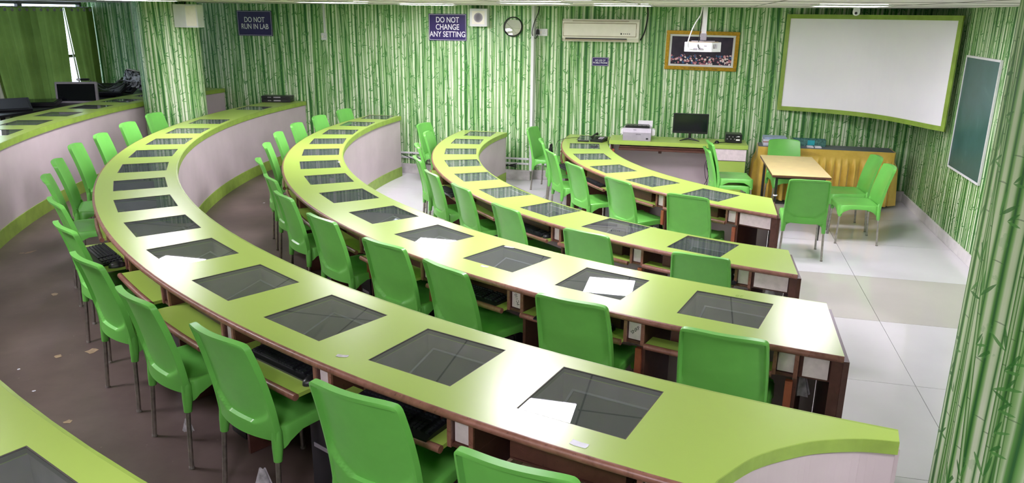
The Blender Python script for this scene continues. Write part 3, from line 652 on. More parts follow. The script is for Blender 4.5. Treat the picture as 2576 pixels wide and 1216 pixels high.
# ------------------------------------------------------------------ chairs
def chair_parts():
    m = MB()
    # seat: rings around a rounded rectangle
    hx, hy, rad = .216, .212, .055; loop = []
    for qx, qy, a0 in ((1, 1, 0), (-1, 1, 90), (-1, -1, 180), (1, -1, 270)):
        for k in range(7):
            a = math.radians(a0+15*k); loop.append((qx*(hx-rad)+rad*math.cos(a), qy*(hy-rad)+rad*math.sin(a)))
        nxt = {(1, 1): (-1, 1), (-1, 1): (-1, -1), (-1, -1): (1, -1), (1, -1): (1, 1)}[(qx, qy)]
        a = math.radians(a0+90); x0, y0 = qx*(hx-rad)+rad*math.cos(a), qy*(hy-rad)+rad*math.sin(a); x1, y1 = nxt[0]*(hx-rad)+rad*math.cos(a), nxt[1]*(hy-rad)+rad*math.sin(a)
        for k in range(1, 5): loop.append((x0+(x1-x0)*k/5, y0+(y1-y0)*k/5))
    n = len(loop); vs = []; rings = [(.0, 0), (.35, 0), (.65, 0), (.86, 0), (.965, 0), (1., 1), (1.012, 2), (.985, 3), (.93, 4), (.5, 4)]
    def sk(x, y): return .048+.085*(abs(x)/hx)**5*(abs(y)/hy)**5*1.6
    for sc, kd in rings:
        for x, y in loop:
            X, Y = x*sc, y*sc
            base = .452 - .014*max(0, 1-(sc*1.02)**2) - (.018*max(0, (Y/hy))**4 if kd < 2 else .018*max(0, y/hy)**4)
            z = {0: base, 1: base-.007, 2: base-sk(x, y), 3: base-sk(x, y), 4: base-.03}[kd]
            vs.append((X, Y, z))
    fs = [(i*n+k, i*n+(k+1) % n, (i+1)*n+(k+1) % n, (i+1)*n+k) for i in range(len(rings)-1) for k in range(n)]
    m.add(vs, fs)
    for sx in (-1, 1):
        m.tube([(sx*.180, .175, .44), (sx*.186, .181, .38), (sx*.192, .187, .315)], [.030, .025, .0185], 12)
        m.tube([(sx*.190, -.212, .475), (sx*.192, -.208, .43), (sx*.197, -.212, .36), (sx*.200, -.218, .295)], [.012, .024, .024, .0185], 12)
    seat = m.mesh('seat', 'chair', 50)
    # backrest
    nu, nv = 30, 30
    def prof(z):
        k = max(0., (z-.40)/.45); return -.198-.022*k-.078*k**1.7
    def wid(z):
        k = (z-.40)/.474; w_ = .212+.006*math.sin(k*PI)-.012*k
        if z > .849: q = (z-.849)/.025; w_ -= .018*(1-math.sqrt(max(0, 1-q*q*.98)))
        return w_
    def zz(b): return .395+(.874-.395)*b
    us = [-1, -.985, -.955, -.93, -.90]+[-.85+1.7*i/20 for i in range(21)]+[.90, .93, .955, .985, 1]
    vsn = [0, .03, .06, .09, .11, .125, .14, .16, .18, .2, .23]+[.27+.06*i for i in range(11)]+[.90, .93, .945, .96, .975, .99, 1.]
    front, rear = [], []
    for b in vsn:
        for u in us:
            z = zz(b)-(.010*(abs(u)**4) if b > .9 else 0); zl = zz(0)+.062+.10*abs(u)**3.5
            x = u*wid(zz(b)); y = prof(z)-.030*(1-u*u)
            rim = max(0., min(1., (abs(u)-.915)/.03)); rim = max(rim, min(1, max(0, (b-.945)/.015)))
            low = 1. if zz(b) < zl else 0.
            th = .009+.020*rim
            if low > 0: th = max(th, .024)
            bottom_bulge = .012*(1-u*u)*max(0, 1-b/.14) if b < .14 else 0
            front.append((x, y+.004*(1-abs(u)**8), z)); rear.append((x*(1-.004*rim), y-th-bottom_bulge, z))
    NU, NV = len(us), len(vsn); m = MB(); off = NU*NV; m.v = front+rear
    fs = []
    for j in range(NV-1):
        for i in range(NU-1):
            a = j*NU+i; fs.append((a, a+1, a+NU+1, a+NU)); fs.append((off+a, off+a+NU, off+a+NU+1, off+a+1))
    for j in range(NV-1):
        for i in (0, NU-1):
            a = j*NU+i; fs.append((a, a+NU, off+a+NU, off+a))
    for i in range(NU-1):
        for j in (0, NV-1):
            a = j*NU+i; fs.append((a, a+1, off+a+1, off+a))
    m.f = fs; m.mi = [0]*len(fs); m.uv = [None]*len(fs)
    back = m.mesh('backrest', 'chair', 50)
    return seat, back
seat_me, back_me = chair_parts()
def leg_me(rear):
    m = MB(); L = .32 if not rear else .30
    top = (0, 0, 0); bot = (.012, -.02 if rear else .012, -L+.006)
    m.tube([(0, 0, .02), bot], .0112, 12); a = m.mesh('leg', 'alu', True)
    m = MB(); m.tube([(bot[0], bot[1], -L+.012), (bot[0]*1.05, bot[1]*1.05, -L)], .0135, 12); return a, m.mesh('foot_cap', 'cap', True)
LEGF, LEGR = leg_me(False), leg_me(True)
def make_chair():
    t = thing('plastic_chair', 'x', 'chair')
    link('seat', seat_me, t); link('backrest', back_me, t)
    for sx in (-1, 1):
        for rear in (0, 1):
            me = (LEGR if rear else LEGF); p = (sx*.200, -.218, .30) if rear else (sx*.192, .187, .32)
            l = link('leg', me[0], t, Matrix.Translation(p) @ Matrix.Diagonal((sx, 1, 1, 1))); link('foot_cap', me[1], l)
    return t
proto = make_chair(); used = [False]
def place_chair(x, y, z, rz, label, group):
    o = proto if not used[0] else copy_tree(proto); used[0] = True
    o.location = (x, y, z); o.rotation_euler = (0, 0, rz); o['label'] = label; o['group'] = group; return o
deskname = {'A': 'front curved desk', 'B': 'second curved desk', 'C': 'third curved desk', 'D': 'foreground curved desk'}
for key in 'ABCD':
    r = ROWS[key]; n = len(r['chairs'])
    for i, (th, rad, rel) in enumerate(r['chairs']):
        a = math.radians(th+90+rel); p = P(rad*S, th); q = p+Vector((-math.sin(a), math.cos(a), 0))*.275
        pos = ORD[i]+' from the aisle end'
        extra = ''
        if i == n-1: pos = 'farthest from the aisle'
        place_chair(q.x, q.y, r['f'], a, 'green plastic chair at the %s, %s%s' % (deskname[key], pos, extra), 'green chairs at the %s' % deskname[key])
def chair_at(bx, by, face_deg, label, z=0., group='green chairs around the yellow table', dist=.27):
    a = math.radians(face_deg-90); d_ = Vector((math.cos(math.radians(face_deg)), math.sin(math.radians(face_deg))))
    return place_chair(bx*S+d_.x*dist, by*S+d_.y*dist, z, a, label, group)
chair_at(2.87, 7.24, 76, 'green plastic chair with its back to the camera at the yellow table')
chair_at(3.44, 9.62, -96, 'green plastic chair behind the yellow table facing the camera')
chair_at(4.05, 8.52, 172, 'green plastic chair in profile right of the yellow table, farther of two')
chair_at(3.94, 7.97, 170, 'green plastic chair in profile right of the yellow table, nearer of two')
ca = chair_at(2.34, 8.96, -5, 'lower green plastic chair of the stacked pair left of the yellow table', group='stacked pair of green chairs')
cb = chair_at(2.34, 8.96, -5, 'upper green plastic chair of the stacked pair left of the yellow table', z=.085, group='stacked pair of green chairs', dist=.30)
# ------------------------------------------------------------------ yellow table
YA = math.radians(-8)
pts = [Vector((3.047, 9.22)), Vector((3.613, 9.094)), Vector((3.344, 7.938)), Vector((2.735, 7.987))]
pts = [p*S for p in pts]; cen = sum(pts, Vector((0, 0)))/4
ux = ((pts[1]-pts[0])+(pts[2]-pts[3])).normalized(); ang = math.atan2(ux.y, ux.x)
tx = (((pts[1]-pts[0]).length+(pts[2]-pts[3]).length)/2); ty = ((pts[0]-pts[3]).length+(pts[1]-pts[2]).length)/2
yt = thing('yellow_table', 'sandy yellow rectangular table on black steel legs', 'table', (cen.x, cen.y, 0), math.atan2(-(pts[0]-pts[3]).x, (pts[0]-pts[3]).y) * .5 + ang*.5)
m = MB(); m.box(0, 0, .743, tx, ty, .006); m.build('tabletop', 'yellowtop', yt)
m = MB(); m.box(0, 0, .728, tx-.001, ty-.001, .024); m.build('table_edge', 'wood', yt)
for sx in (-1, 1):
    for sy in (-1, 1):
        m = MB(); m.box(sx*(tx/2-.06), sy*(ty/2-.06), .358, .026, .026, .716); m.build('leg', 'blacksteel', yt)
m = MB(); m.box(0, 0, .70, tx-.12, .02, .02); m.box(0, -ty/2+.06, .70, tx-.12, .02, .02); m.box(0, ty/2-.06, .70, tx-.12, .02, .02); m.box(-tx/2+.06, 0, .70, .02, ty-.12, .02); m.box(tx/2-.06, 0, .70, .02, ty-.12, .02)
m.build('frame_rail', 'blacksteel', yt)
m = MB(); m.box(0, -ty/2+.3, .20, tx-.12, .022, .022); m.box(0, ty/2-.3, .20, tx-.12, .022, .022); m.box(-tx/2+.06, 0, .20, .022, ty-.12, .022); m.box(tx/2-.06, 0, .20, .022, ty-.12, .022); m.build('stretcher', 'blacksteel', yt)
m = MB(); m.lathe([(.021, -.006), (.024, -.006), (.024, .006), (.021, .006)], 12, X=Matrix.Translation((-tx/2+.06, -ty/2+.06, .50))); m.build('tape_ring', 'whitepl', yt)
# ------------------------------------------------------------------ skirted table in the corner
sk0, sk1, tk0, tk1 = 3.27, 4.97, .02, .40
st = thing('skirted_table', 'long grey-topped table with a pleated mustard satin skirt in the corner', 'table', R((sk0+sk1)/2, (tk0+tk1)/2, 0), RA)
w_, d_ = sk1-sk0, tk1-tk0
m = MB(); m.box(0, 0, .735, w_, d_, .025, bev=.004); m.build('tabletop', 'grey', st)
for sx in (-1, 1):
    for sy in (-1, 1): m = MB(); m.box(sx*(w_/2-.05), sy*(d_/2-.05), .36, .04, .04, .72); m.build('leg', 'blacksteel', st)
def skirt_fn(a, b):
    per = [(-w_/2, d_/2), (-w_/2, -d_/2), (w_/2, -d_/2), (w_/2, d_/2)]; Ls = [d_, w_, d_]; L = sum(Ls)*a; k = 0
    while k < 2 and L > Ls[k]: L -= Ls[k]; k += 1
    p, q = Vector(per[k]), Vector(per[k+1]); f = min(1, L/Ls[k]); v = p+(q-p)*f; n_ = Vector(((q-p).y, -(q-p).x)).normalized(); n_ = n_ if n_.dot(v) > 0 else -n_
    amp = max(0, min(1, (b-.16)/.15))*(.022+.016*b); ph = sum(Ls)*a/.10*2*PI+.8*math.sin(a*23)
    off = .012+amp*(.9+math.sin(ph)+.25*math.sin(ph*2.3+1))+.02*b
    v = v+n_*off; return (v.x, v.y, .748-.715*b)
m = MB(); m.grid(skirt_fn, 360, 22); m.build('skirt', 'satin', st, True)
m = MB()
for k in range(9): m.tube([(-.52+.035*k, -d_/2-.02, .735-.002*k), (-.42+.035*k, -d_/2-.022, .70), (-.30+.03*k, -d_/2-.024, .665)], .004, 6)
m.build('gathered_fold', 'satin', st, True)
# things on it
def onR(s, t, z): return R(s, t, z)
bk = [('paper', .0, .30, .21, .022), ('paper', .03, .31, .22, .025), ('redcover', -.02, .30, .21, .012), ('paper', .01, .31, .22, .03), ('bluecover', .05, .30, .22, .018), ('bluecover', .02, .30, .22, .012)]
z = .7485
for i, (mt, rr, a, b, h) in enumerate(bk):
    m = MB(); m.box(0, 0, h/2, a, b, h-.001, bev=.001)
    o = tag(m.build('book', mt, X=Matrix.Translation(R(3.47+.01*rr, .22, z)) @ Matrix.Rotation(RA+rr, 4, 'Z')), '%s book flat on the grey table, %s from the bottom of the pile' % ({'paper': 'white', 'redcover': 'rust red', 'bluecover': 'pale blue'}[mt], ORD[i]), 'book', 'pile of books on the grey table'); z += h
for i, (s_, w2) in enumerate(((3.93, 'left'), (4.03, 'right'))):
    o = thing('name_card', 'small white plastic tray on the grey table, the %s one of two' % w2, 'tray', R(s_, .28, .7485), RA, 'small white trays')
    m = MB(); m.box(0, 0, .003, .075, .085, .005); m.build('base', 'whitepl', o)
    m = MB()
    for sx, sy, a, b in ((0, 1, .085, .005), (0, -1, .085, .005), (1, 0, .005, .09), (-1, 0, .005, .09)): m.box(sx*.04, sy*.044, .008, a, b, .016)
    m.build('rim', 'whitepl', o)
cb_ = thing('clear_box', 'clear teal plastic box with a cyan sticker behind the small white trays', 'box', R(3.93, .12, .7485), RA)
m = MB()
for sx, sy, a, b in ((0, 1, .42, .006), (0, -1, .42, .006), (1, 0, .006, .14), (-1, 0, .006, .14)): m.box(sx*.21, sy*.07, .045, a, b, .09)
m.box(0, 0, .003, .42, .14, .006); m.build('body', 'clear', cb_)
m = MB(); m.box(.02, -.075, .05, .09, .003, .065); m.build('sticker', 'cyan', cb_)
# ------------------------------------------------------------------ teacher desk
a_, b_ = Vector((1.254*S, 9.935*S)), Vector((2.972*S, 9.594*S)); v = b_-a_; TA = math.atan2(v.y, v.x); TL = v.length; TD = .50
td = thing('teacher_desk', 'straight lime-topped teacher desk with white and lime drawers against the back wall', 'desk', (a_.x, a_.y, 0), TA)
m = MB(); m.box(TL/2, TD/2, .7675, TL, TD, .055, bev=.002); m.build('tabletop', 'lime', td)
m = MB(); m.box(TL/2-.2, TD-.09, .37, TL-.42, .02, .73); m.build('back_panel', 'lilac', td)
m = MB(); m.box(.03, TD/2, .37, .02, TD-.06, .74); m.build('side_panel', 'wood', td)
m = MB(); m.box(.015, .03, .37, .01, .04, .74); m.build('side_edge', 'whitepl', td)
m = MB(); m.box((TL-.45)/2+.06, .05, .675, TL-.60, .02, .03); m.box((TL-.45)/2+.06, .05, .71, TL-.62, .012, .012); m.build('tray_rail', 'nosing', td)
m = MB(); m.box((TL-.45)/2+.06, .10, .69, TL-.60, .3, .015); m.build('pull_out_tray', 'wood', td)
m = MB(); m.box((TL-.45)/2, .04, .665, .045, .03, .06, bev=.004); m.build('tray_lock', 'wood', td)
dx = TL-.46
m = MB(); m.box(dx+.225, TD/2+.01, .37, .45, TD-.04, .74); m.build('drawer_unit', 'lilac', td)
for k, mt in enumerate(('plate', 'lime', 'plate', 'lime')):
    zc = .66-.165*k
    dr = MB(); dr.box(dx+.225, .022, zc, .44, .018, .157, bev=.002); o = dr.build('drawer', mt, td)
    h = MB(); h.box(dx+.225, .022, zc+.081, .44, .012, .004); h.build('drawer_shadow_gap', 'joint', o)
m = MB(); m.box(dx-.02, .05, .60, .03, .03, .14); m.box(.06, .05, .60, .03, .03, .14); m.build('tray_bracket', 'redwood', td)
def td_pt(x, y, z): return Vector((a_.x, a_.y, 0))+Matrix.Rotation(TA, 3, 'Z') @ Vector((x, y, z))
def cable(name, pts, r, mat, label, cat='cable', group=None):
    # catmull-rom smoothing
    P_ = [Vector(p) for p in pts]; out = []
    for i in range(len(P_)-1):
        p0, p1, p2, p3 = P_[max(i-1, 0)], P_[i], P_[i+1], P_[min(i+2, len(P_)-1)]
        for k in range(6):
            t_ = k/6; out.append(.5*((2*p1)+(-p0+p2)*t_+(2*p0-5*p1+4*p2-p3)*t_*t_+(-p0+3*p1-3*p2+p3)*t_**3))
    out.append(P_[-1]); m = MB(); m.tube(out, r, 7); return tag(m.build(name, mat, None, True), label, cat, group)
cable('power_cable', [td_pt(dx-.03, .03, .60), td_pt(dx-.055, .01, .50), td_pt(dx-.02, .0, .38), td_pt(dx-.06, .0, .25), td_pt(dx-.13, .0, .14)], .004, 'black', 'black power cable looping down beside the drawers of the teacher desk')
cable('power_cable', [td_pt(dx-.04, .045, .62), td_pt(dx-.075, .03, .50), td_pt(dx-.06, .03, .36), td_pt(dx-.03, .03, .24), td_pt(dx-.11, .03, .16)], .004, 'black', 'second dark power cable hanging behind the first under the teacher desk')
zt = .7955
# printer
pr = thing('dot_matrix_printer', 'grey and black dot matrix printer on the left of the teacher desk', 'printer', td_pt(.37, .2, zt), TA)
m = MB(); m.prism([(-.15, 0), (.15, 0), (.15, .13), (.11, .165), (-.12, .165), (-.15, .11)], -.19, .19, X=Matrix(((0, 0, 1, 0), (1, 0, 0, 0), (0, 1, 0, 0), (0, 0, 0, 1)))); m.build('body', 'greymetal', pr)
m = MB(); m.box(0, .01, .172, .33, .2, .045, bev=.012); m.build('lid', 'black', pr)
for k in range(5):
    m = MB(); m.box(-.12+.06*k, -.02, .196, .012, .12, .008); m.build('lid_rib', 'black', pr)
m = MB(); m.box(.215, .02, .10, .05, .14, .09, bev=.01); m.box(-.205, .02, .10, .03, .12, .08, bev=.008); m.build('paper_guide', 'whitepl', pr)
m = MB(); m.box(.10, .11, .20, .2, .01, .09); m.build('paper_rest', 'whitepl', pr)
m = MB(); m.box(.14, -.152, .03, .03, .004, .02); m.box(-.03, -.13, .14, .04, .006, .012); m.build('button', 'black', pr)
text('lettering', 'EPSON', .022, 'ink', Matrix.Translation((.02, -.1505, .085)) @ Matrix.Rotation(PI/2, 4, 'X'), pr)
# monitor
def monitor(loc, rz, label, w_=.47, h_=.27, group=None):
    o = thing('monitor', label, 'monitor', loc, rz, group)
    m = MB(); m.box(0, 0, .10+h_/2, w_, .03, h_, bev=.004); m.box(0, .025, .10+h_/2, w_*.6, .03, h_*.6, bev=.008); m.build('casing', 'black', o)
    m = MB(); m.box(0, -.0155, .105+h_/2+.004, w_-.03, .002, h_-.04); m.build('display', 'screen', o)
    m = MB(); m.tube([(0, .01, .12), (0, .03, .02)], .018, 10)
    for sx in (-1, 1): m.tube([(0, .0, .03), (sx*.07, -.03, .018), (sx*.13, -.07, .007)], [.014, .010, .006], 8); m.tube([(0, .03, .02), (sx*.06, .08, .008)], [.012, .006], 8)
    m.build('stand', 'black', o, True); return o
monitor(td_pt(1.08, .24, zt), TA-.02, 'black flat computer monitor standing on the teacher desk')
# mouse, amplifier
def mouse(loc, rz, label, z=0):
    o = thing('computer_mouse', label, 'mouse', loc, rz)
    m = MB(); m.grid(lambda a, b: (.031*math.cos(2*PI*a)*math.sin(b*PI/2+.0001)*(1), .052*math.sin(2*PI*a)*math.sin(b*PI/2+.0001), .034*math.cos(b*PI/2)**.8+.001), 18, 7); m.build('shell', 'black', o, True)
    m = MB(); m.box(0, .022, .031, .006, .018, .008, bev=.002); m.build('scroll_wheel', 'greymetal', o); return o
mouse(td_pt(1.44, .13, zt), TA, 'black computer mouse on the teacher desk between the monitor and the black box')
am = thing('amplifier', 'black box amplifier with knobs at the right end of the teacher desk', 'amplifier', td_pt(1.66, .27, zt), TA)
m = MB(); m.box(0, 0, .062, .215, .20, .115, bev=.004); m.build('case', 'black', am)
for i in range(6):
    m = MB(); m.lathe([(.007, 0), (.006, .01)], 10, X=Matrix.Translation((-.085+.024*i, -.10, .055+(.03 if i % 2 else 0))) @ Matrix.Rotation(PI/2, 4, 'X')); m.build('knob', 'greymetal', am)
m = MB(); m.box(.06, -.101, .09, .03, .003, .012); m.box(.055, -.101, .045, .05, .003, .02); m.build('panel_print', 'whitepl', am)
cable('audio_cable', [td_pt(1.56, .2, zt+.005), td_pt(1.46, .12, zt+.008), td_pt(1.38, .02, zt+.006), td_pt(1.36, -.012, zt-.03), td_pt(1.355, -.012, .60), td_pt(1.34, -.01, .45)], .005, 'black', 'thick black cable from the black box over the front edge of the teacher desk')
# phone on desk A
ph = thing('desk_telephone', 'black desk telephone at the far end of the front curved desk', 'telephone', Vector((1.14*S, 10.1*S, .751)), -.5)
m = MB(); m.prism([(-.1, 0), (.1, 0), (.1, .055), (-.1, .025)], -.09, .09, X=Matrix(((0, 0, 1, 0), (1, 0, 0, 0), (0, 1, 0, 0), (0, 0, 0, 1)))); m.build('base', 'black', ph)
m = MB(); m.tube([(-.065, -.09, .06), (-.07, -.03, .075), (-.07, .03, .085), (-.065, .09, .085)], [.022, .014, .014, .022], 10); m.build('handset', 'black', ph, True)
m = MB(); [m.box(.02+.022*i, -.05+.022*j, .045+.0035*j, .015, .015, .01) for i in range(3) for j in range(4)]; tag(m.build('keypad', 'greymetal', ph), kind='stuff')
mo = thing('remote_control', 'slim black remote lying left of the desk telephone', 'remote', Vector((.93*S, 10.06*S, .751)), -.2)
m = MB(); m.box(0, 0, .009, .16, .045, .018, bev=.005); m.build('body', 'black', mo)
m = MB(); [m.box(-.05+.03*i, 0, .019, .012, .02, .004) for i in range(4)]; m.build('button', 'greymetal', mo)
cable('phone_cable', [Vector((.93*S-.03, 10.1*S, .757)), P(3.55*S, 164, .756), P(3.74*S, 167, .757), P(3.80*S, 170, .72), P(3.82*S, 172, .5)], .003, 'black', 'thin black telephone wire running over the left side of the front curved desk')
# cloth bag hanging at A
bg = MB(); bg.grid(lambda a, b: tuple(P(3.84*S+.05*math.sin(a*PI)*(.4+b)+.012*math.sin(a*30+b*9), 173.5+2.6*(a-.5)*(1+b*.8), .74-.30*b+.01*math.sin(a*11))), 24, 10)
tag(bg.build('cloth_bag', 'black', None, True), 'limp black cloth bag hanging at the far left edge of the front curved desk', 'bag')
# ------------------------------------------------------------------ wall fittings
def sign(s, t, z, w_, h_, body, size, label, tilt=0, space=.92, sx=.80):
    o = thing('wall_sign', label, 'sign', (0, 0, 0)); o.matrix_world = WX(s, t+.012, z) @ Matrix.Rotation(tilt, 4, 'Z')
    m = MB(); m.box(0, 0, 0, w_, h_, .008, bev=.002); m.build('board', 'sign', o)
    m = MB(); b = .012 if w_ > .4 else .008; q = .004 if w_ > .4 else .003
    for sx_, sy_, a, c in ((0, 1, w_-2*b, q), (0, -1, w_-2*b, q), (1, 0, q, h_-2*b), (-1, 0, q, h_-2*b)): m.box(sx_*(w_/2-b), sy_*(h_/2-b), .0048, a, c, .002)
    m.build('border', 'signtext', o)
    text('lettering', body, size, 'signtext', Matrix.Translation((0, 0, .0045)), o, .001, space=space, sx=sx)
    return o
sign(-1.30, 0, 2.24, .59, .385, 'DO NOT\nCHANGE\nANY SETTING', .112, 'dark purple wall sign with white words DO NOT CHANGE ANY SETTING')
sign(-4.51, 0, 2.257, .61, .385, 'DO NOT\nRUN IN LAB', .112, 'dark purple wall sign with white words DO NOT RUN IN LAB beside the round column')
sign(.983, -.12, 1.789, .242, .124, 'NO USE OF\nMOBILE PHONE', .037, 'small navy wall sign with white words NO USE OF MOBILE PHONE under the air conditioner')
def speaker(s, t, z, label, rot=0):
    o = thing('wall_speaker', label, 'speaker', (0, 0, 0)); o.matrix_world = WX(s, t, z) @ Matrix.Rotation(rot, 4, 'Y')
    m = MB(); m.box(0, 0, .07, .262, .25, .14, bev=.006); m.build('cabinet', 'whitepl', o)
    m = MB(); m.box(0, 0, .142, .19, .185, .006, bev=.002); m.build('grille_plate', 'cream', o)
    m = MB()
    for r_ in (.02, .035, .05, .065): m.lathe([(r_-.003, 0), (r_+.002, 0), (r_+.002, .003), (r_-.003, .003)], 24, X=Matrix.Translation((0, 0, .144)))
    m.build('grille', 'greymetal', o); return o
speaker(-.785, 0, 2.385, 'square white wall speaker beside the CHANGE ANY SETTING sign')
o = thing('wall_speaker', 'white angled box speaker mounted high on the round bamboo column', 'speaker', (0, 0, 0))
o.matrix_world = frame((-4.33, 10.48, 2.375), Vector((math.cos(.05), math.sin(.05), 0)))
m = MB(); m.box(.13, -.06, 0, .16, .24, .29, bev=.005); m.prism([(-.12, -.10), (.06, -.18), (.06, .06), (-.06, .06)], -.145, .145); m.build('cabinet', 'whitepl', o)
m = MB(); m.box(.13, -.182, 0, .13, .008, .25, bev=.003); m.build('front_frame', 'cream', o)
m = MB(); m.lathe([(.012, 0), (.045, .002), (.045, .004), (.012, .01)], 20, X=Matrix.Translation((.13, -.186, .05)) @ Matrix.Rotation(PI/2, 4, 'X')); m.lathe([(.012, 0), (.045, .002), (.045, .004), (.012, .006)], 20, X=Matrix.Translation((.13, -.186, -.06)) @ Matrix.Rotation(PI/2, 4, 'X')); m.build('cone', 'cream', o)
m = MB(); m.tube([(0, .0, .14), (-.02, .1, .17)], .012, 8); m.build('mount', 'blacksteel', o)
o = thing('round_mirror', 'round black-rimmed mirror on the back wall left of the white conduit', 'mirror', (0, 0, 0)); o.matrix_world = WX(-.294, .0, 2.257) @ Matrix.Rotation(-.16, 4, 'X')
m = MB(); m.lathe([(.128, 0), (.142, 0), (.142, .028), (.134, .034), (.126, .03), (.126, .0)], 40, X=Matrix.Translation((0, 0, .002))); m.build('rim', 'black', o, True)
m = MB(); m.lathe([(.0001, .022), (.06, .021), (.127, .014), (.127, .005)], 40); m.build('mirror_disc', 'mirror', o, True)
def socket(s, t, z, w_, h_, label, plug=False):
    o = thing('wall_socket', label, 'socket', (0, 0, 0)); o.matrix_world = WX(s, t, z)
    m = MB(); m.box(0, 0, .015, w_, h_, .03, bev=.003); m.build('plate', 'whitepl', o)
    m = MB(); [m.lathe([(.004, 0), (.004, .002)], 8, X=Matrix.Translation((w_*.22+dx_, dy_, .03))) for dx_, dy_ in ((0, .018), (-.012, -.01), (.012, -.01))]; m.build('pin_hole', 'black', o)
    m = MB(); m.box(-w_*.05 if plug else -w_*.25, 0, .032, .018, .034, .006, bev=.001); m.build('switch', 'cream', o)
    if plug:
        m = MB(); m.prism([(-.025, -.03), (.025, -.03), (.02, .03), (0, .05), (-.02, .03)], .03, .062, X=Matrix.Translation((-w_*.3, 0, 0))); m.build('plug', 'black', o)
    return o
socket(.11, -.12, 2.186, .17, .10, 'white wall socket with a black plug beside the white conduit', True)
socket(-3.318, 0, 2.075, .088, .105, 'small white wall socket below the thin conduit')
cable('wall_cable', [R(.08, -.07, CEIL-.01), R(.055, -.07, 2.45), R(.02, .045, 2.3), R(-.0, .045, 2.16), R(.03, -.06, 2.10), R(.06, -.06, 2.15)], .006, 'black', 'black wire dropping from the ceiling to the plug beside the conduit')
# air conditioner
o = thing('air_conditioner', 'cream split air conditioner mounted high on the bamboo back wall', 'air conditioner', (0, 0, 0)); o.matrix_world = WX(.985, -.12, 2.226)
prof = [(0, -.155), (.12, -.155), (.165, -.10), (.175, 0), (.165, .12), (.13, .155), (0, .155)]
m = MB(); m.prism(prof, -.545, .545, X=Matrix(((0, 0, 1, 0), (0, 1, 0, 0), (1, 0, 0, 0), (0, 0, 0, 1)))); m.build('body', 'cream', o)
m = MB(); m.box(-.01, .01, .1715, 1.042, .187, .008, bev=.003); m.build('panel_gap', 'creamdark', o)
m = MB(); m.box(-.01, .01, .174, 1.03, .175, .008, bev=.003); m.build('front_panel', 'cream', o)
m = MB(); m.box(0, .128, .158, .80, .012, .006); m.build('intake_slot', 'creamdark', o)
m = MB(); m.box(-.06, -.118, .156, .88, .030, .012); m.build('air_outlet', 'black', o)
m = MB(); m.box(-.06, -.130, .165, .88, .022, .006); m.build('louvre', 'creamdark', o)
m = MB(); m.box(.30, -.04, .179, .02, .022, .003); [m.lathe([(.007, 0), (.007, .003)], 10, X=Matrix.Translation((.335+.027*k, -.04, .178))) for k in range(4)]; m.build('indicator', 'black', o)
m = MB(); m.box(-.545+.003, 0, .08, .012, .29, .15); m.build('side_cap', 'creamdark', o)
cable('drain_pipe', [R(1.62, -.09, CEIL-.01), R(1.63, -.08, 2.42), R(1.60, -.07, 2.22), R(1.545, -.06, 2.10)], .010, 'black', 'black pipe curving down to the right side of the air conditioner')
# framed photo
o = thing('framed_photo', 'gold framed group photograph with white mount on the bamboo wall behind the projector', 'picture', (0, 0, 0)); o.matrix_world = WX(2.40, -.095, 1.972) @ Matrix.Rotation(-.012, 4, 'Z') @ Matrix.Rotation(.06, 4, 'X')
W2, H2 = .99, .535
for nm, sx_, sy_, a, c in (('frame_side', 0, 1, W2, .05), ('frame_side', 0, -1, W2, .05), ('frame_side', 1, 0, .05, H2-.1), ('frame_side', -1, 0, .05, H2-.1)):
    m = MB(); m.box(sx_*(W2/2-.025), sy_*(H2/2-.025), .012, a, c, .028, bev=.006); m.build('frame_side', 'gold', o)
m = MB(); m.box(0, 0, .004, W2-.08, H2-.08, .006); m.build('mount_board', 'whitepl', o)
m = MB(); a, b = (W2-.16)/2, (H2-.155)/2; m.add([(-a, -b, .0095), (a, -b, .0095), (a, b, .0095), (-a, b, .0095), (-a, -b, .007), (a, -b, .007), (a, b, .007), (-a, b, .007)], [(0, 1, 2, 3), (7, 6, 5, 4), (0, 4, 5, 1), (1, 5, 6, 2), (2, 6, 7, 3), (3, 7, 4, 0)], [[(0, 0), (2.1, 0), (2.1, 1), (0, 1)]]+[[(0, 0)]*4]*5)
m.build('photo_print', 'photo', o)
text('caption', '2017   FIRST BATCH   -   2019-20   CLASS', .026, 'ink', Matrix.Translation((0, -H2/2+.024, .0265)), o, .0005)
# projector
o = thing('projector', 'white projector hanging from a white ceiling pole in front of the framed photo', 'projector', (2.155, 9.0, 0), RA)
px_ = 0
m = MB(); m.box(0, 0, (2.25+CEIL)/2, .055, .05, CEIL-2.25, bev=.002); m.build('pole', 'whitepl', o)
m = MB(); m.box(0, 0, CEIL-.008, .14, .14, .014); m.build('ceiling_plate', 'whitepl', o)
m = MB(); m.box(0, 0, 2.215, .07, .065, .075, bev=.003); m.box(0, 0, 2.165, .26, .02, .012); m.box(0, 0, 2.165, .02, .22, .012); m.build('mounting_bracket', 'greymetal', o)
m = MB(); m.prism([(-.20, -.12), (-.14, -.17), (.10, -.17), (.20, -.10), (.20, .12), (.14, .15), (-.15, .15), (-.20, .11)], 2.055, 2.155); m.build('body', 'whitepl', o)
m = MB(); m.prism([(-.17, -.11), (-.12, -.145), (.09, -.145), (.17, -.09), (.17, .10), (-.17, .10)], 2.155, 2.162); m.build('dusty_top', 'creamdark', o)
m = MB(); [m.box(.122+.018*k*.8, -.157+.0125*k, 2.115, .006, .006, .05) for k in range(5)]; m.build('vent', 'black', o)
m = MB(); m.box(-.02, -.172, 2.085, .05, .006, .02); m.box(.03, -.172, 2.12, .03, .006, .01); m.box(-.08, -.172, 2.085, .04, .006, .02); m.build('port', 'greymetal', o)
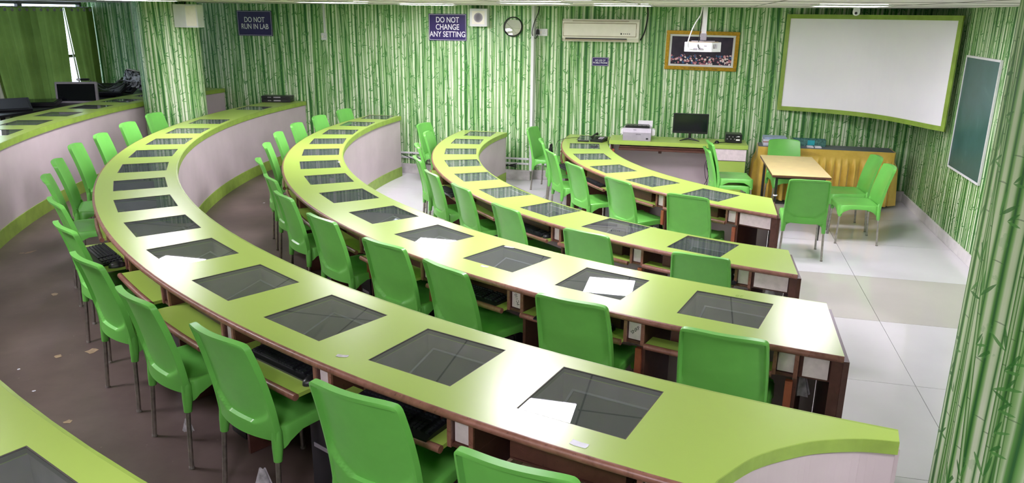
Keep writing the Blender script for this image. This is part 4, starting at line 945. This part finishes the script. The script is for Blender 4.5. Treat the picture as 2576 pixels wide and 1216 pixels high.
m = MB(); m.lathe([(.035, 0), (.035, .03), (.028, .032)], 20, X=Matrix.Translation((-.1, .15, 2.105)) @ Matrix.Rotation(-PI/2, 4, 'X')); m.build('lens', 'black', o)
pj = o.location
def pjp(x, y, z): return Vector((pj.x, pj.y, 0))+Matrix.Rotation(RA, 3, 'Z') @ Vector((x, y, z))
cable('projector_cable', [pjp(-.035, -.03, CEIL-.02), pjp(-.05, -.04, 2.45), pjp(-.11, -.08, 2.34), pjp(-.155, -.14, 2.20), pjp(-.165, -.17, 2.10), pjp(-.10, -.178, 2.085)], .007, 'whitepl', 'white cable running from the projector pole to the back of the projector')
cable('projector_cable', [pjp(-.032, -.03, CEIL-.02), pjp(-.034, -.035, 2.35), pjp(-.045, -.10, 2.20), pjp(-.05, -.18, 2.12), pjp(-.03, -.182, 2.088)], .005, 'black', 'black cable running down the projector pole')
# projection screen: curved across the corner
sp = [(3.49, -.10), (3.76, -.03), (3.98, .06), (4.25, .18), (4.50, .33), (4.72, .58), (4.89, .92), (5.06, 1.23), (5.2, 1.53)]
q = np.array(sp); L = np.r_[0, np.cumsum(np.hypot(*np.diff(q, axis=0).T))]; cs = [np.polyfit(L, q[:, i], 4) for i in (0, 1)]
LT = L[-1]
def scp(a, off=0.):
    l = a*LT; p = np.array([np.polyval(cs[0], l), np.polyval(cs[1], l)]); d_ = np.array([np.polyval(np.polyder(cs[0]), l), np.polyval(np.polyder(cs[1]), l)]); d_ /= np.hypot(*d_)
    n_ = np.array([-d_[1], d_[0]]); p = p+n_*off; return p
o = thing('projection_screen', 'large white projection screen with a lime frame curving across the corner', 'projection screen', R(4.3, .5, 1.8))
inv = Matrix.Translation(o.location).inverted(); z0_, z1_ = 1.195, 2.475
def sband(a0, a1, z0, z1, o0, o1, name, mat, n=30):
    m = MB(); vs = []
    for i in range(n+1):
        a = a0+(a1-a0)*i/n; p, q_ = scp(a, o0), scp(a, o1); vs += [R(p[0], p[1], z0), R(q_[0], q_[1], z0), R(q_[0], q_[1], z1), R(p[0], p[1], z1)]
    fs = []
    for i in range(n):
        k = i*4; j = k+4; fs += [(k, j, j+1, k+1), (k+1, j+1, j+2, k+2), (k+2, j+2, j+3, k+3), (k+3, j+3, j, k)]
    fs += [(0, 1, 2, 3), (n*4, n*4+1, n*4+2, n*4+3)]
    m.add(vs, fs); return m.build(name, mat, o, X=inv)
sband(0, 1, z0_+.02, z1_-.02, .0, .010, 'screen_surface', 'screenwhite')
sband(0, 1, z0_, z0_+.055, .0, .022, 'frame_rail', 'lime_edge'); sband(0, 1, z1_-.055, z1_, 0, .022, 'frame_rail', 'lime_edge')
sband(0, .022, z0_, z1_, 0, .024, 'frame_stile', 'lime_edge', 2); sband(.978, 1, z0_, z1_, 0, .024, 'frame_stile', 'lime_edge', 2)
# black roller case above the screen
m = MB(); pts_ = [R(scp(a, -.06)[0], scp(a, -.06)[1], CEIL-.03) for a in (.25, .5, .75, 1)]
# chalk board on right wall (t 1.64 .. 2.73)
def RW(t, z): x = n3; zz_ = -e3; y = Vector((0, 0, 1)); mm = Matrix((-x if False else x, y, zz_)).transposed().to_4x4(); mm.translation = R(SR, t, z); return mm
o = thing('chalk_board', 'dark green chalk board with pale rim on the right wall', 'board', (0, 0, 0))
xx = n3; zz_ = -e3; yy = zz_.cross(xx); mm = Matrix((xx, yy, zz_)).transposed().to_4x4(); mm.translation = R(SR, 2.20, 1.44); o.matrix_world = mm
m = MB(); m.box(0, 0, .012, 1.05, 1.21, .016); m.build('writing_surface', 'board', o)
for sx_, sy_, a, c in ((0, 1, 1.06, .022), (0, -1, 1.06, .022), (1, 0, .014, 1.2), (-1, 0, .014, 1.2)):
    m = MB(); m.box(sx_*.525, sy_*.61, .014, a, c, .028, bev=.003); m.build('frame_side', 'whitepl', o)
# security camera
o = thing('security_camera', 'small white dome security camera on the ceiling above the projection screen', 'security camera', (3.62, 8.45, CEIL), RA)
m = MB(); m.lathe([(.045, -.02), (.05, 0)], 20); m.build('mount', 'whitepl', o, True)
m = MB(); m.lathe([(.008, -.095), (.025, -.088), (.036, -.07), (.037, -.045), (.03, -.018)], 20); m.build('dome', 'whitepl', o, True)
m = MB(); m.lathe([(.014, 0), (.014, .006)], 14, X=Matrix.Translation((-.008, -.034, -.068)) @ Matrix.Rotation(PI/2+.3, 4, 'X')); m.build('lens', 'black', o)
# network switches at the far end of desk D
zz0 = 1.066; base = Vector((-3.56*S, 11.66*S))
for i, (lab, nm) in enumerate((('lower black network switch of the pair at the far end of the fourth desk', 0), ('upper black network switch of the pair at the far end of the fourth desk', 1))):
    o = thing('network_switch', lab, 'network switch', (base.x, base.y, zz0+.0505*i), .0-.02)
    m = MB(); m.box(0, 0, .025, .46, .20, .046, bev=.002); m.build('case', 'black', o)
    m = MB(); m.box(.02, -.102, .028, .11, .004, .018); m.build('port_strip', 'greymetal', o)
    m = MB(); m.lathe([(.006, 0), (.006, .002)], 10, X=Matrix.Translation((-.12, -.10, .028)) @ Matrix.Rotation(PI/2, 4, 'X')); m.box(-.09, -.101, .028, .03, .002, .005); m.build('emblem', 'whitepl', o)
# wall end of desk E and the heap of old computers
tb = thing('side_bench', 'low dark bench under the curtained windows holding old computers', 'bench', R(-6.6, 1.75, ZE), RA)
m = MB(); m.box(0, 0, .66, .95, 3.3, .03, bev=.003); m.build('bench_top', 'black', tb)
for sx in (-1, 1):
    for sy in (-1, 1): m = MB(); m.box(sx*.42, sy*1.55, .32, .04, .04, .64); m.build('leg', 'blacksteel', tb)
ZB = ZE+.677
def oldmon(u, v, dep_s, rx, rz, label, w_=.5, h_=.34, bez='greymetal', z=ZB, t_=None):
    o = thing('old_monitor', label, 'monitor', R(u, v, z)); o.rotation_euler = (rx, 0, rz)
    m = MB(); m.box(0, 0, h_/2, w_, .05, h_, bev=.006); m.box(0, .05, h_/2, w_*.55, .06, h_*.55, bev=.01); m.build('casing', bez, o)
    m = MB(); m.box(0, -.027, h_/2, w_-.06, .006, h_-.06, bev=.002); m.build('display', 'screen', o); return o
oldmon(-6.26, 1.95, 0, -.10, RA+.42, 'silver-framed black flat monitor standing on the bench before the wide curtain', .56, .30)
m_b = oldmon(-6.30, 3.05, 0, -1.15, RA+.9, 'black monitor lying tilted on its back at the left picture edge', .5, .32, 'black')
oldmon(-6.45, 2.55, 0, -1.5, RA+.5, 'flat black monitor lying face up left of the silver-framed one', .56, .34, 'black', z=ZB+.03)
oldmon(-6.55, 1.15, 0, -1.2, RA+.25, 'black monitor leaning low beside the silver-framed one', .6, .34, 'black', z=ZB+.04)
oldmon(-6.55, .75, 0, -.95, RA-.2, 'black monitor tilted against the plastic-wrapped computer', .5, .34, 'black', z=ZB+.03)
oldmon(-6.3, .42, 0, -.5, RA-.3, 'black monitor half hidden behind the round column', .45, .32, 'black', z=ZB+.02)
o = thing('wrapped_computer', 'computer case wrapped in shiny crinkled plastic on the bench by the round column', 'computer', R(-6.35, .60, ZB+.10)); o.rotation_euler = (-.1, .28, RA+.25)
m = MB(); m.grid(lambda a, b: (.21*math.copysign(abs(math.cos(2*PI*a))**.4, math.cos(2*PI*a))*(1 if .04 < b < .96 else .9)+.006*math.sin(a*40+b*31), .12*math.copysign(abs(math.sin(2*PI*a))**.4, math.sin(2*PI*a))+.005*math.sin(a*57-b*23), .24*b+.004*math.sin(a*33)), 60, 14)
m.build('plastic_wrap', 'wrap', o, True)
m = MB(); m.box(0, 0, .12, .38, .20, .235, bev=.004); m.build('case', 'black', o)
m = MB(); m.box(-.12, 0, .25, .14, .16, .012, bev=.003); m.build('pale_flap', 'whitepl', o)
o = thing('adapter', 'small black box with a white sticker lying on top of the silver-framed monitor', 'adapter', R(-6.26, 1.80, ZB+.302)); o.rotation_euler = (0, 0, RA+.42)
m = MB(); m.box(0, 0, .02, .16, .06, .03, bev=.004); m.build('body', 'black', o); m = MB(); m.box(-.05, -.031, .022, .05, .002, .024); m.build('sticker', 'whitepl', o)
for k in range(5):
    a = R(-6.28-.05*k, 1.65-.12*k, ZB+.30-.03*k); b = R(-6.30, 1.2-.1*k, ZB+.16+.05*(k % 2)); c = R(-6.4, .9-.08*k, ZB+.24-.02*k); d_ = R(-6.35, .55, ZB+.12)
    cable('loose_cable', [a, a*.5+b*.5+Vector((0, 0, -.08)), b, c, d_], .006, 'black' if k % 2 else 'grey', '%s loose cable tangled among the old computers, %s of five from the top' % ('black' if k % 2 else 'grey', ORD[k]), 'cable', 'cables in the computer heap')
# ------------------------------------------------------------------ monitors beneath the glass panes
mm_ = MB(); mm_.box(0, 0, 0, .40, .26, .035, bev=.004); mcase = mm_.mesh('casing', 'black')
mm_ = MB()
for sx_, sy_, a, c in ((0, 1, .40, .009), (0, -1, .40, .009), (1, 0, .009, .26), (-1, 0, .009, .26)): mm_.box(sx_*.195, sy_*.125, .018, a, c, .004)
mbez = mm_.mesh('bezel', 'greymetal'); mm_ = MB(); mm_.box(0, 0, .018, .372, .232, .003); mdis = mm_.mesh('display', 'screen')
for key in 'ABCD':
    r = ROWS[key]
    for i, (x, y, a) in enumerate(r['panes']):
        o = thing('sunken_monitor', 'dark monitor beneath the %s glass pane from the aisle of the %s' % (ORD[i], deskname[key]), 'monitor', (x*S+.045*math.cos(a)-.045*math.sin(a), y*S+.045*math.sin(a)+.045*math.cos(a), r['z']-.125), a, 'monitors beneath the glass panes')
        o.rotation_euler = (.30, 0, a)
        link('casing', mcase, o); link('bezel', mbez, o); link('display', mdis, o)
# ------------------------------------------------------------------ keyboards and mice on the trays
kb = MB(); kb.prism([(-.075, 0), (.065, 0), (.065, .022), (-.03, .016), (-.075, .008)], -.225, .225, X=Matrix(((0, 0, 1, 0), (1, 0, 0, 0), (0, 1, 0, 0), (0, 0, 0, 1)))); kbody = kb.mesh('body', 'black')
kk = MB()
for j in range(6):
    for i in range(21):
        if i in (15, 19) : continue
        if j == 0 and 4 <= i <= 8: continue
        kk.box(-.205+.0205*i, -.038+.0185*j+(.006 if j == 5 else 0), .0185+.0015*j, .0165, .0145, .008)
kk.box(-.205+.0205*6, -.038, .0185, .0165*5+.02, .0145, .008)
kkeys = kk.mesh('keys', 'key')
def keyboard(row, i, dth, dr, rz, label):
    r = ROWS[row]; th = divs[row][1][i]+dth; p = P(r['frout'](th)+dr, th, r['z']-.1495)
    o = thing('keyboard', label, 'keyboard', p, math.radians(th+90)+rz, 'keyboards on the pull-out trays'); link('body', kbody, o); k_ = link('keys', kkeys, o); k_['kind'] = 'stuff'; return o
def traymouse(row, i, dth, dr, label):
    r = ROWS[row]; th = divs[row][1][i]+dth; p = P(r['frout'](th)+dr, th, r['z']-.1495); return mouse(p, math.radians(th+90), label)
keyboard('D', 1, .15, -.045, .03, 'black keyboard on the tray behind the nearest fully visible chair')
keyboard('D', 2, .15, -.095, .02, 'black keyboard pushed back on the pulled-out tray with a mouse beside it')
keyboard('D', 5, .1, .06, .1, 'black keyboard on the tray pulled out at the left bend of the fourth desk')
keyboard('C', 1, .1, -.04, .03, 'black keyboard under the third desk, second station from the aisle')
keyboard('C', 2, .3, -.05, .03, 'black keyboard under the third desk, third station from the aisle')
keyboard('B', 0, 1.6, -.05, .03, 'black keyboard with pale marks under the second desk, first station from the aisle')
keyboard('B', 2, .4, -.05, .03, 'black keyboard under the second desk, third station from the aisle')
keyboard('B', 4, .3, .0, .2, 'black keyboard hanging at the second desk, fifth station from the aisle')
keyboard('A', 3, .3, .01, .2, 'black keyboard sticking out of the front curved desk, fourth station from the aisle')
keyboard('A', 2, .3, -.05, .0, 'black keyboard under the front curved desk, third station from the aisle')
traymouse('D', 2, 1.75, -.045, 'black computer mouse at the right end of the pulled-out tray of the fourth desk')
traymouse('B', 2, 3.1, -.03, 'glossy black computer mouse on the tray of the second desk')
traymouse('D', 5, 1.9, .02, 'black computer mouse beside the keyboard at the left bend')
pen = MB(); r = ROWS['D']; th = divs['D'][1][3]+.9
pen.tube([P(r['frout'](th)+.02, th, r['z']-.144), P(r['frout'](th)-.02, th+.85, r['z']-.144)], .004, 8); tag(pen.build('pen', 'bluecover', None, True), 'blue and white pen lying on the fourth desk tray left of the label plate', 'pen')
# computer towers under the desks
tw = MB(); tw.box(0, 0, .2, .17, .40, .40, bev=.004); tcase = tw.mesh('case', 'black')
tw = MB(); tw.box(0, -.202, .2, .15, .008, .37, bev=.002); tfront = tw.mesh('front_panel', 'screen')
tw = MB(); tw.box(.02, -.2075, .31, .05, .003, .06); tlab = tw.mesh('sticker', 'whitepl')
tw = MB(); tw.box(0, -.2075, .24, .10, .003, .02); tdrv = tw.mesh('drive_slot', 'greymetal')
for row, idx in (('D', range(2, 8)), ('C', range(2, 9)), ('B', range(1, 6)), ('A', (1, 2, 3))):
    r = ROWS[row]
    for i in idx:
        th = divs[row][0][i]-math.degrees(.14/r['frout'](200)); p = P(r['frout'](th)-.30, th, r['f'])
        o = thing('computer_tower', 'black computer tower under the %s, near the %s label plate from the aisle' % (deskname[row], ORD[i]), 'computer', p, math.radians(th+90), 'computer towers under the desks')
        link('case', tcase, o); link('front_panel', tfront, o); link('drive_slot', tdrv, o)
        if i % 2: link('sticker', tlab, o)
# handwriting on the label plates and the painted seat number
def plate_text(row, i, body, rot, size=.026):
    r = ROWS[row]; th = divs[row][0][i]; rr = r['frout'](th)
    d_ = [o for o in bpy.data.objects if o.name.startswith('curved_desk') and o['label'].startswith({'C': 'third', 'D': 'long', 'B': 'second'}[row])][0]
    X = Matrix.Translation(P(rr, th, r['z'])) @ Matrix.Rotation(math.radians(th+90), 4, 'Z') @ Matrix.Translation((-.005, .0425, -.096)) @ Matrix.Rotation(PI/2, 4, 'X') @ Matrix.Rotation(rot, 4, 'Z')
    text('handwriting', body, size, 'ink', Matrix.Translation(d_.location).inverted() @ X, d_, .0004)
plate_text('C', 1, 'SNRP', .75); plate_text('C', 2, 'PC110', 1.9)
r = ROWS['C']; dC = [o for o in bpy.data.objects if o.name.startswith('curved_desk') and o['label'].startswith('third')][0]
x, y, a = r['panes'][0]
text('painted_number', '28', .045, 'lime_edge', Matrix.Translation(dC.location).inverted() @ Matrix.Translation((x*S, y*S, r['z']+.0008)) @ Matrix.Rotation(a, 4, 'Z') @ Matrix.Translation((.02, GD/2+.03, 0)) @ Matrix.Rotation(PI, 4, 'Z'), dC, .0003)
# stickers and tape on the desks
def sticker(row, x, y, w_, d_, rz, label, mat='paper'):
    z = ROWS[row]['z']; m = MB(); m.prism([(-w_/2, -d_/2), (-w_/6, -d_/2-.004), (w_/2, -d_/2), (w_/2+.003, 0), (w_/2, d_/2), (0, d_/2-.003), (-w_/2, d_/2)], 0, .0008, X=Matrix.Translation((x, y, z+.0006)) @ Matrix.Rotation(rz, 4, 'Z')); return tag(m.build('tape_scrap', mat), label, 'tape')
def unpx(u, v, z):
    f = 1920.618; d_ = fw+rt2*((u-1288)/f)+up2*((608-v)/f); k = (z-H)/d_.z; return Vector((0, 0, H))+d_*k
p = unpx(1457, 1118, 1.065); sticker('D', p.x, p.y, .06, .03, -.55, 'torn strip of white tape on the foreground desk edge below the big glass pane')
p = unpx(861, 896, 1.065); sticker('D', p.x, p.y, .05, .022, -.2, 'small crumpled clear tape on the foreground desk between two glass panes', 'bag')
p = unpx(1219, 671, .93); sticker('C', p.x, p.y, .05, .022, -.5, 'small silvery tape at the lower edge of a pane of the third desk', 'bag')
p = unpx(1281, 622, .93); sticker('C', p.x, p.y, .07, .016, -.5, 'pale tape strip at the upper edge of a pane of the third desk')
p = unpx(853, 408, .93); sticker('C', p.x, p.y, .04, .02, -1.2, 'tiny white tape at a far pane corner of the third desk')
# plastic bags and small litter
def baggy(p, sz, label, mat='bag'):
    m = MB(); m.grid(lambda a, b: (p.x+sz*(.25+.5*b)*math.cos(2*PI*a)*(1+.25*math.sin(a*31)), p.y+sz*.35*(.3+.5*b)*math.sin(2*PI*a), p.z-sz*2.0*b+sz*.1*math.sin(a*19)), 26, 8)
    return tag(m.build('plastic_bag', mat, None, True), label, 'plastic bag')
baggy(P(6.72*S, 244.2, .74), .07, 'crumpled clear plastic bag hanging inside the aisle end of the third desk')
baggy(P(5.14*S, 240.3, .60), .05, 'crumpled plastic scrap hanging inside the aisle end of the second desk')
def litter(u, v, z, w_, label, mat='ply', seed=0):
    rnd = random.Random(seed); p = unpx(u, v, z); n = 9; pts_ = [(p.x+w_*(.5+.5*rnd.random())*math.cos(2*PI*k/n), p.y+w_*(.5+.5*rnd.random())*math.sin(2*PI*k/n)) for k in range(n)]
    m = MB(); m.prism(pts_, z+.0006, z+.002); return tag(m.build('floor_scrap', mat), label, 'floor scrap')
litter(232, 884, ZD, .05, 'largest brown peeled patch on the dark floor of the left aisle', seed=1)
litter(146, 897, ZD, .03, 'brown peeled patch left of the largest one on the aisle floor', seed=2)
litter(172, 1062, ZD, .028, 'small brown patch on the aisle floor near the bottom desk', seed=3)
litter(138, 741, ZD, .035, 'brown patch on the aisle floor farthest from the camera', seed=4)
litter(85, 985, ZD, .012, 'tiny white paper scrap on the aisle floor', 'paper', 5)
litter(47, 930, ZD, .012, 'tiny grey scrap at the left edge of the aisle floor', 'paper', 6)
litter(664, 511, ZC, .02, 'tiny pale scrap on the brown floor between the third and fourth desks', 'paper', 7)
b1 = baggy(unpx(660, 1180, ZD+.16)+Vector((0, 0, 0)), .05, 'thin plastic scrap caught round a chair leg at the bottom of the picture')
b2 = baggy(unpx(470, 1055, ZD+.12), .035, 'thin glossy plastic scrap caught on a chair leg in the left aisle')
# loose cables along the back wall plinth
for k in range(4):
    z = .18+.05*k
    cable('floor_cable', [R(-2.1+.2*k, .06, .32), R(-1.7, .07, z), R(-1.2, .07, .17+.02*k), R(-.7, .07, .26-.04*k), R(-.2, .08, .2+.02*k)], .006, 'black', 'black cable sagging along the back wall plinth, %s from the top' % ORD[3-k], 'cable', 'cables along the plinth')
cable('floor_cable', [R(.1, -.05, .5), R(.2, -.04, .3), R(.45, -.04, .22), R(.8, -.04, .27), R(1.1, -.04, .2)], .006, 'blacksteel', 'dark cable bundle sagging below the white conduit near the front desk', 'cable')
